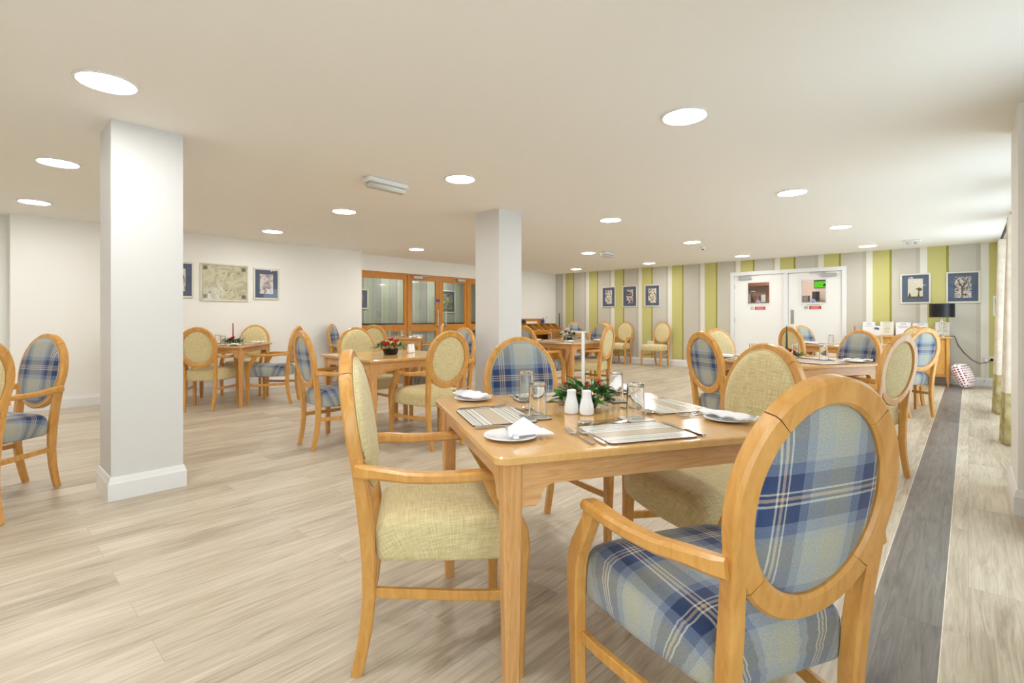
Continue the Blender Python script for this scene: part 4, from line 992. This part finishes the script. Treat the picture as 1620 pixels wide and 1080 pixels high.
# cushion
m = MB(); n = 18; vs = []; fs = []
for sgn in (1, -1):
    for j in range(n+1):
        for i in range(n+1):
            u_, v_ = 2*i/n-1, 2*j/n-1; e = (1-u_**4)*(1-v_**4); pin = 1-.07*(u_*u_*v_*v_)-.04*(1-e)
            vs.append((u_*.21*pin, sgn*.085*sqrt(max(e, 0)), v_*.21*pin+.21))
N = (n+1)**2
for s_ in range(2):
    for j in range(n):
        for i in range(n): a = s_*N+j*(n+1)+i; fs.append([a, a+1, a+n+2, a+n+1])
cu = m.add(vs, fs, 'spots').build('scatter_cushion', sharp=80); cu.location = (.02, 10.99, .012); cu.rotation_euler = (-.40, 0, 1.22)
tag(cu, 'red and white spotted cushion leaning on the sideboard end', 'cushion')

# ------------------------------------------------------------------ pigeonhole display unit in the far left corner
pu = thing('pigeonhole_unit', 'slanted wooden pigeonhole unit against the wall in the far left corner', 'shelf unit', (XL+.02, 10.35, 0))
L = 1.85
MB().box(0, .42, -L/2, L/2, .70, .785, 'darkoak', .004).box(0, .42, -L/2, L/2, 0, .10, 'darkoak').box(0, .02, -L/2, L/2, .1, .70, 'darkoak').box(0, .40, -L/2, -L/2+.03, .1, .7, 'darkoak').box(0, .40, L/2-.03, L/2, .1, .7, 'darkoak').box(0, .40, -.25, -.22, .1, .7, 'darkoak').box(.37, .40, .3, L/2-.03, .1, .70, 'darkoak').build('cupboard', pu, smooth=False)
MB().box(0, .02, -L/2, L/2, .785, .985, 'darkoak').box(0, .16, -L/2, L/2, .975, .99, 'darkoak').box(0, .02, -L/2, L/2-.45, .99, 1.12, 'darkoak').build('back_panel', pu, smooth=False)
for i in range(8):
    yy = -L/2+.01+i*(L-.02)/7
    MB().prism([(0, .785), (.40, .785), (.40, .82), (.16, .99), (0, .99)], lambda a, b, d: (a, d, b), yy-.008, yy+.008, 'beech').build('divider', pu, smooth=False)
MB().box(.38, .40, -L/2, L/2, .785, .82, 'beech').build('front_lip', pu, smooth=False)
def small_box(name, label, cat, y0, y1, h, mat, x0=-8.74, x1=-8.66, z=.991): 
    tag(MB().box(-(x1-x0)/2, (x1-x0)/2, -(y1-y0)/2, (y1-y0)/2, 0, h, mat, .004).build(name, loc=((x0+x1)/2, (y0+y1)/2, z)), label, cat, 'things on the pigeonhole unit')
small_box('storage_box', 'pale blue box on top of the pigeonhole unit, next to the pillar edge', 'box', 9.50, 9.68, .08, 'bluebox')
small_box('storage_box', 'charcoal box on top of the pigeonhole unit', 'box', 9.74, 10.02, .10, 'greybox')
small_box('leaflet_pile', 'white leaflets lying on top of the pigeonhole unit', 'papers', 10.06, 10.50, .06, 'paper')
for nm, lab, yy, mt, h in (('spray_bottle', 'dark blue bottle on top of the pigeonhole unit', 10.80, 'blue', .16), ('spray_bottle', 'white bottle on top of the pigeonhole unit, right of the blue bottle', 10.95, 'paper', .17)):
    b = thing(nm, lab, 'bottle', (-8.70, yy, .991)); MB().lathe([(.035, 0), (.035, h*.6), (.012, h*.78), (.012, h*.9), (.0001, h*.9)], mt, 16).build('bottle_body', b); MB().lathe([(.014, h*.88), (.014, h), (.0001, h)], 'greybox', 12).build('cap', b)
for i in range(5):
    yy = -L/2+.01+(i+.5+2)*(L-.02)/7
    tag(MB().box(-.10, .10, -.07, .07, 0, .05, 'paper' if i % 2 else 'greybox', .004).build('folded_napkins', loc=(XL+.2, 10.35+yy, .7855)), ('folded white papers in pigeonhole %s' if i % 2 else 'dark folded cloths in pigeonhole %s')%(('third from the left', 'fourth from the left', 'fifth from the left', 'sixth from the left', 'at the right end')[i]), 'papers')
um = thing('umbrella', 'furled dark umbrella with red tip standing in the far corner', 'umbrella', (-8.60, 11.42, 0)); 
MB().tube([(0, 0, .0), (0, .0, .8)], [.006, .028], 'redsign', 10).build('furled_cover', um); MB().tube([(0, 0, .8), (-.01, .01, 1.28)], [.016, .012], 'greybox', 8).build('handle', um)

# ------------------------------------------------------------------ curtains on the window side
def curtain(y0, y1, label, x=.30, z0=.012, zt=2.085):
    t = thing('curtain', label, 'curtain', (x, (y0+y1)/2, 0), 0, 'cream curtains with gold borders'); L = y1-y0
    def sheet(za, zb, mat, nm, nz, par):
        vs = []; fs = []; n = 60
        for lay in (0, 1):
            for j in range(nz+1):
                z = za+(zb-za)*j/nz; k = (z-z0)/(zt-z0); sp = 1.0-.30*k; am = .055-.02*k
                for i in range(n+1):
                    u_ = i/n-.5; ph = u_*2*pi*5+.5*sin(z*2.1)*.3
                    vs.append((am*sin(ph)+(.002 if lay else -.002)-.035*(1-k)*cos(u_*3), u_*L*sp+.006*sin(3*z+u_*9), z))
        K = (n+1)*(nz+1)
        for lay in (0, 1):
            for j in range(nz):
                for i in range(n): a = lay*K+j*(n+1)+i; fs.append([a, a+1, a+n+2, a+n+1])
        for j in range(nz):
            for i in (0, n): a = j*(n+1)+i; fs.append([a, a+n+1, K+a+n+1, K+a])
        MB().add(vs, fs, mat).build(nm, par, sharp=80)
    sheet(.47, zt, 'curtain', 'drape', 14, t); sheet(z0, .47, 'hem', 'gold_border', 6, t)
curtain(6.30, 6.66, 'middle cream curtain with gold lower border beyond the right wall pier')
curtain(8.25, 8.65, 'farthest cream curtain with gold lower border, nearest the striped wall')
curtain(3.62, 4.02, 'nearest cream curtain with gold lower border at the right picture edge', x=.335)
def pole(y0, y1, label):
    t = thing('curtain_pole', label, 'curtain pole', (.30, y0, 2.12)); L = y1-y0
    MB().tube([(0, 0, 0), (0, L, 0)], .014, 'greybox', 12).build('pole', t)
    for yy in (0, L): MB().sphere((0, yy, 0), .028, 'greybox', 12, 8).build('finial', t)
    for yy in (.12, L-.12): MB().box(0, XR-.30-.001, yy-.012, yy+.012, -.012, .012, 'greybox').build('bracket', t)
pole(4.95, 8.85, 'dark metal curtain pole carrying the far curtains')
pole(1.3, 4.08, 'dark metal curtain pole carrying the nearest curtain')
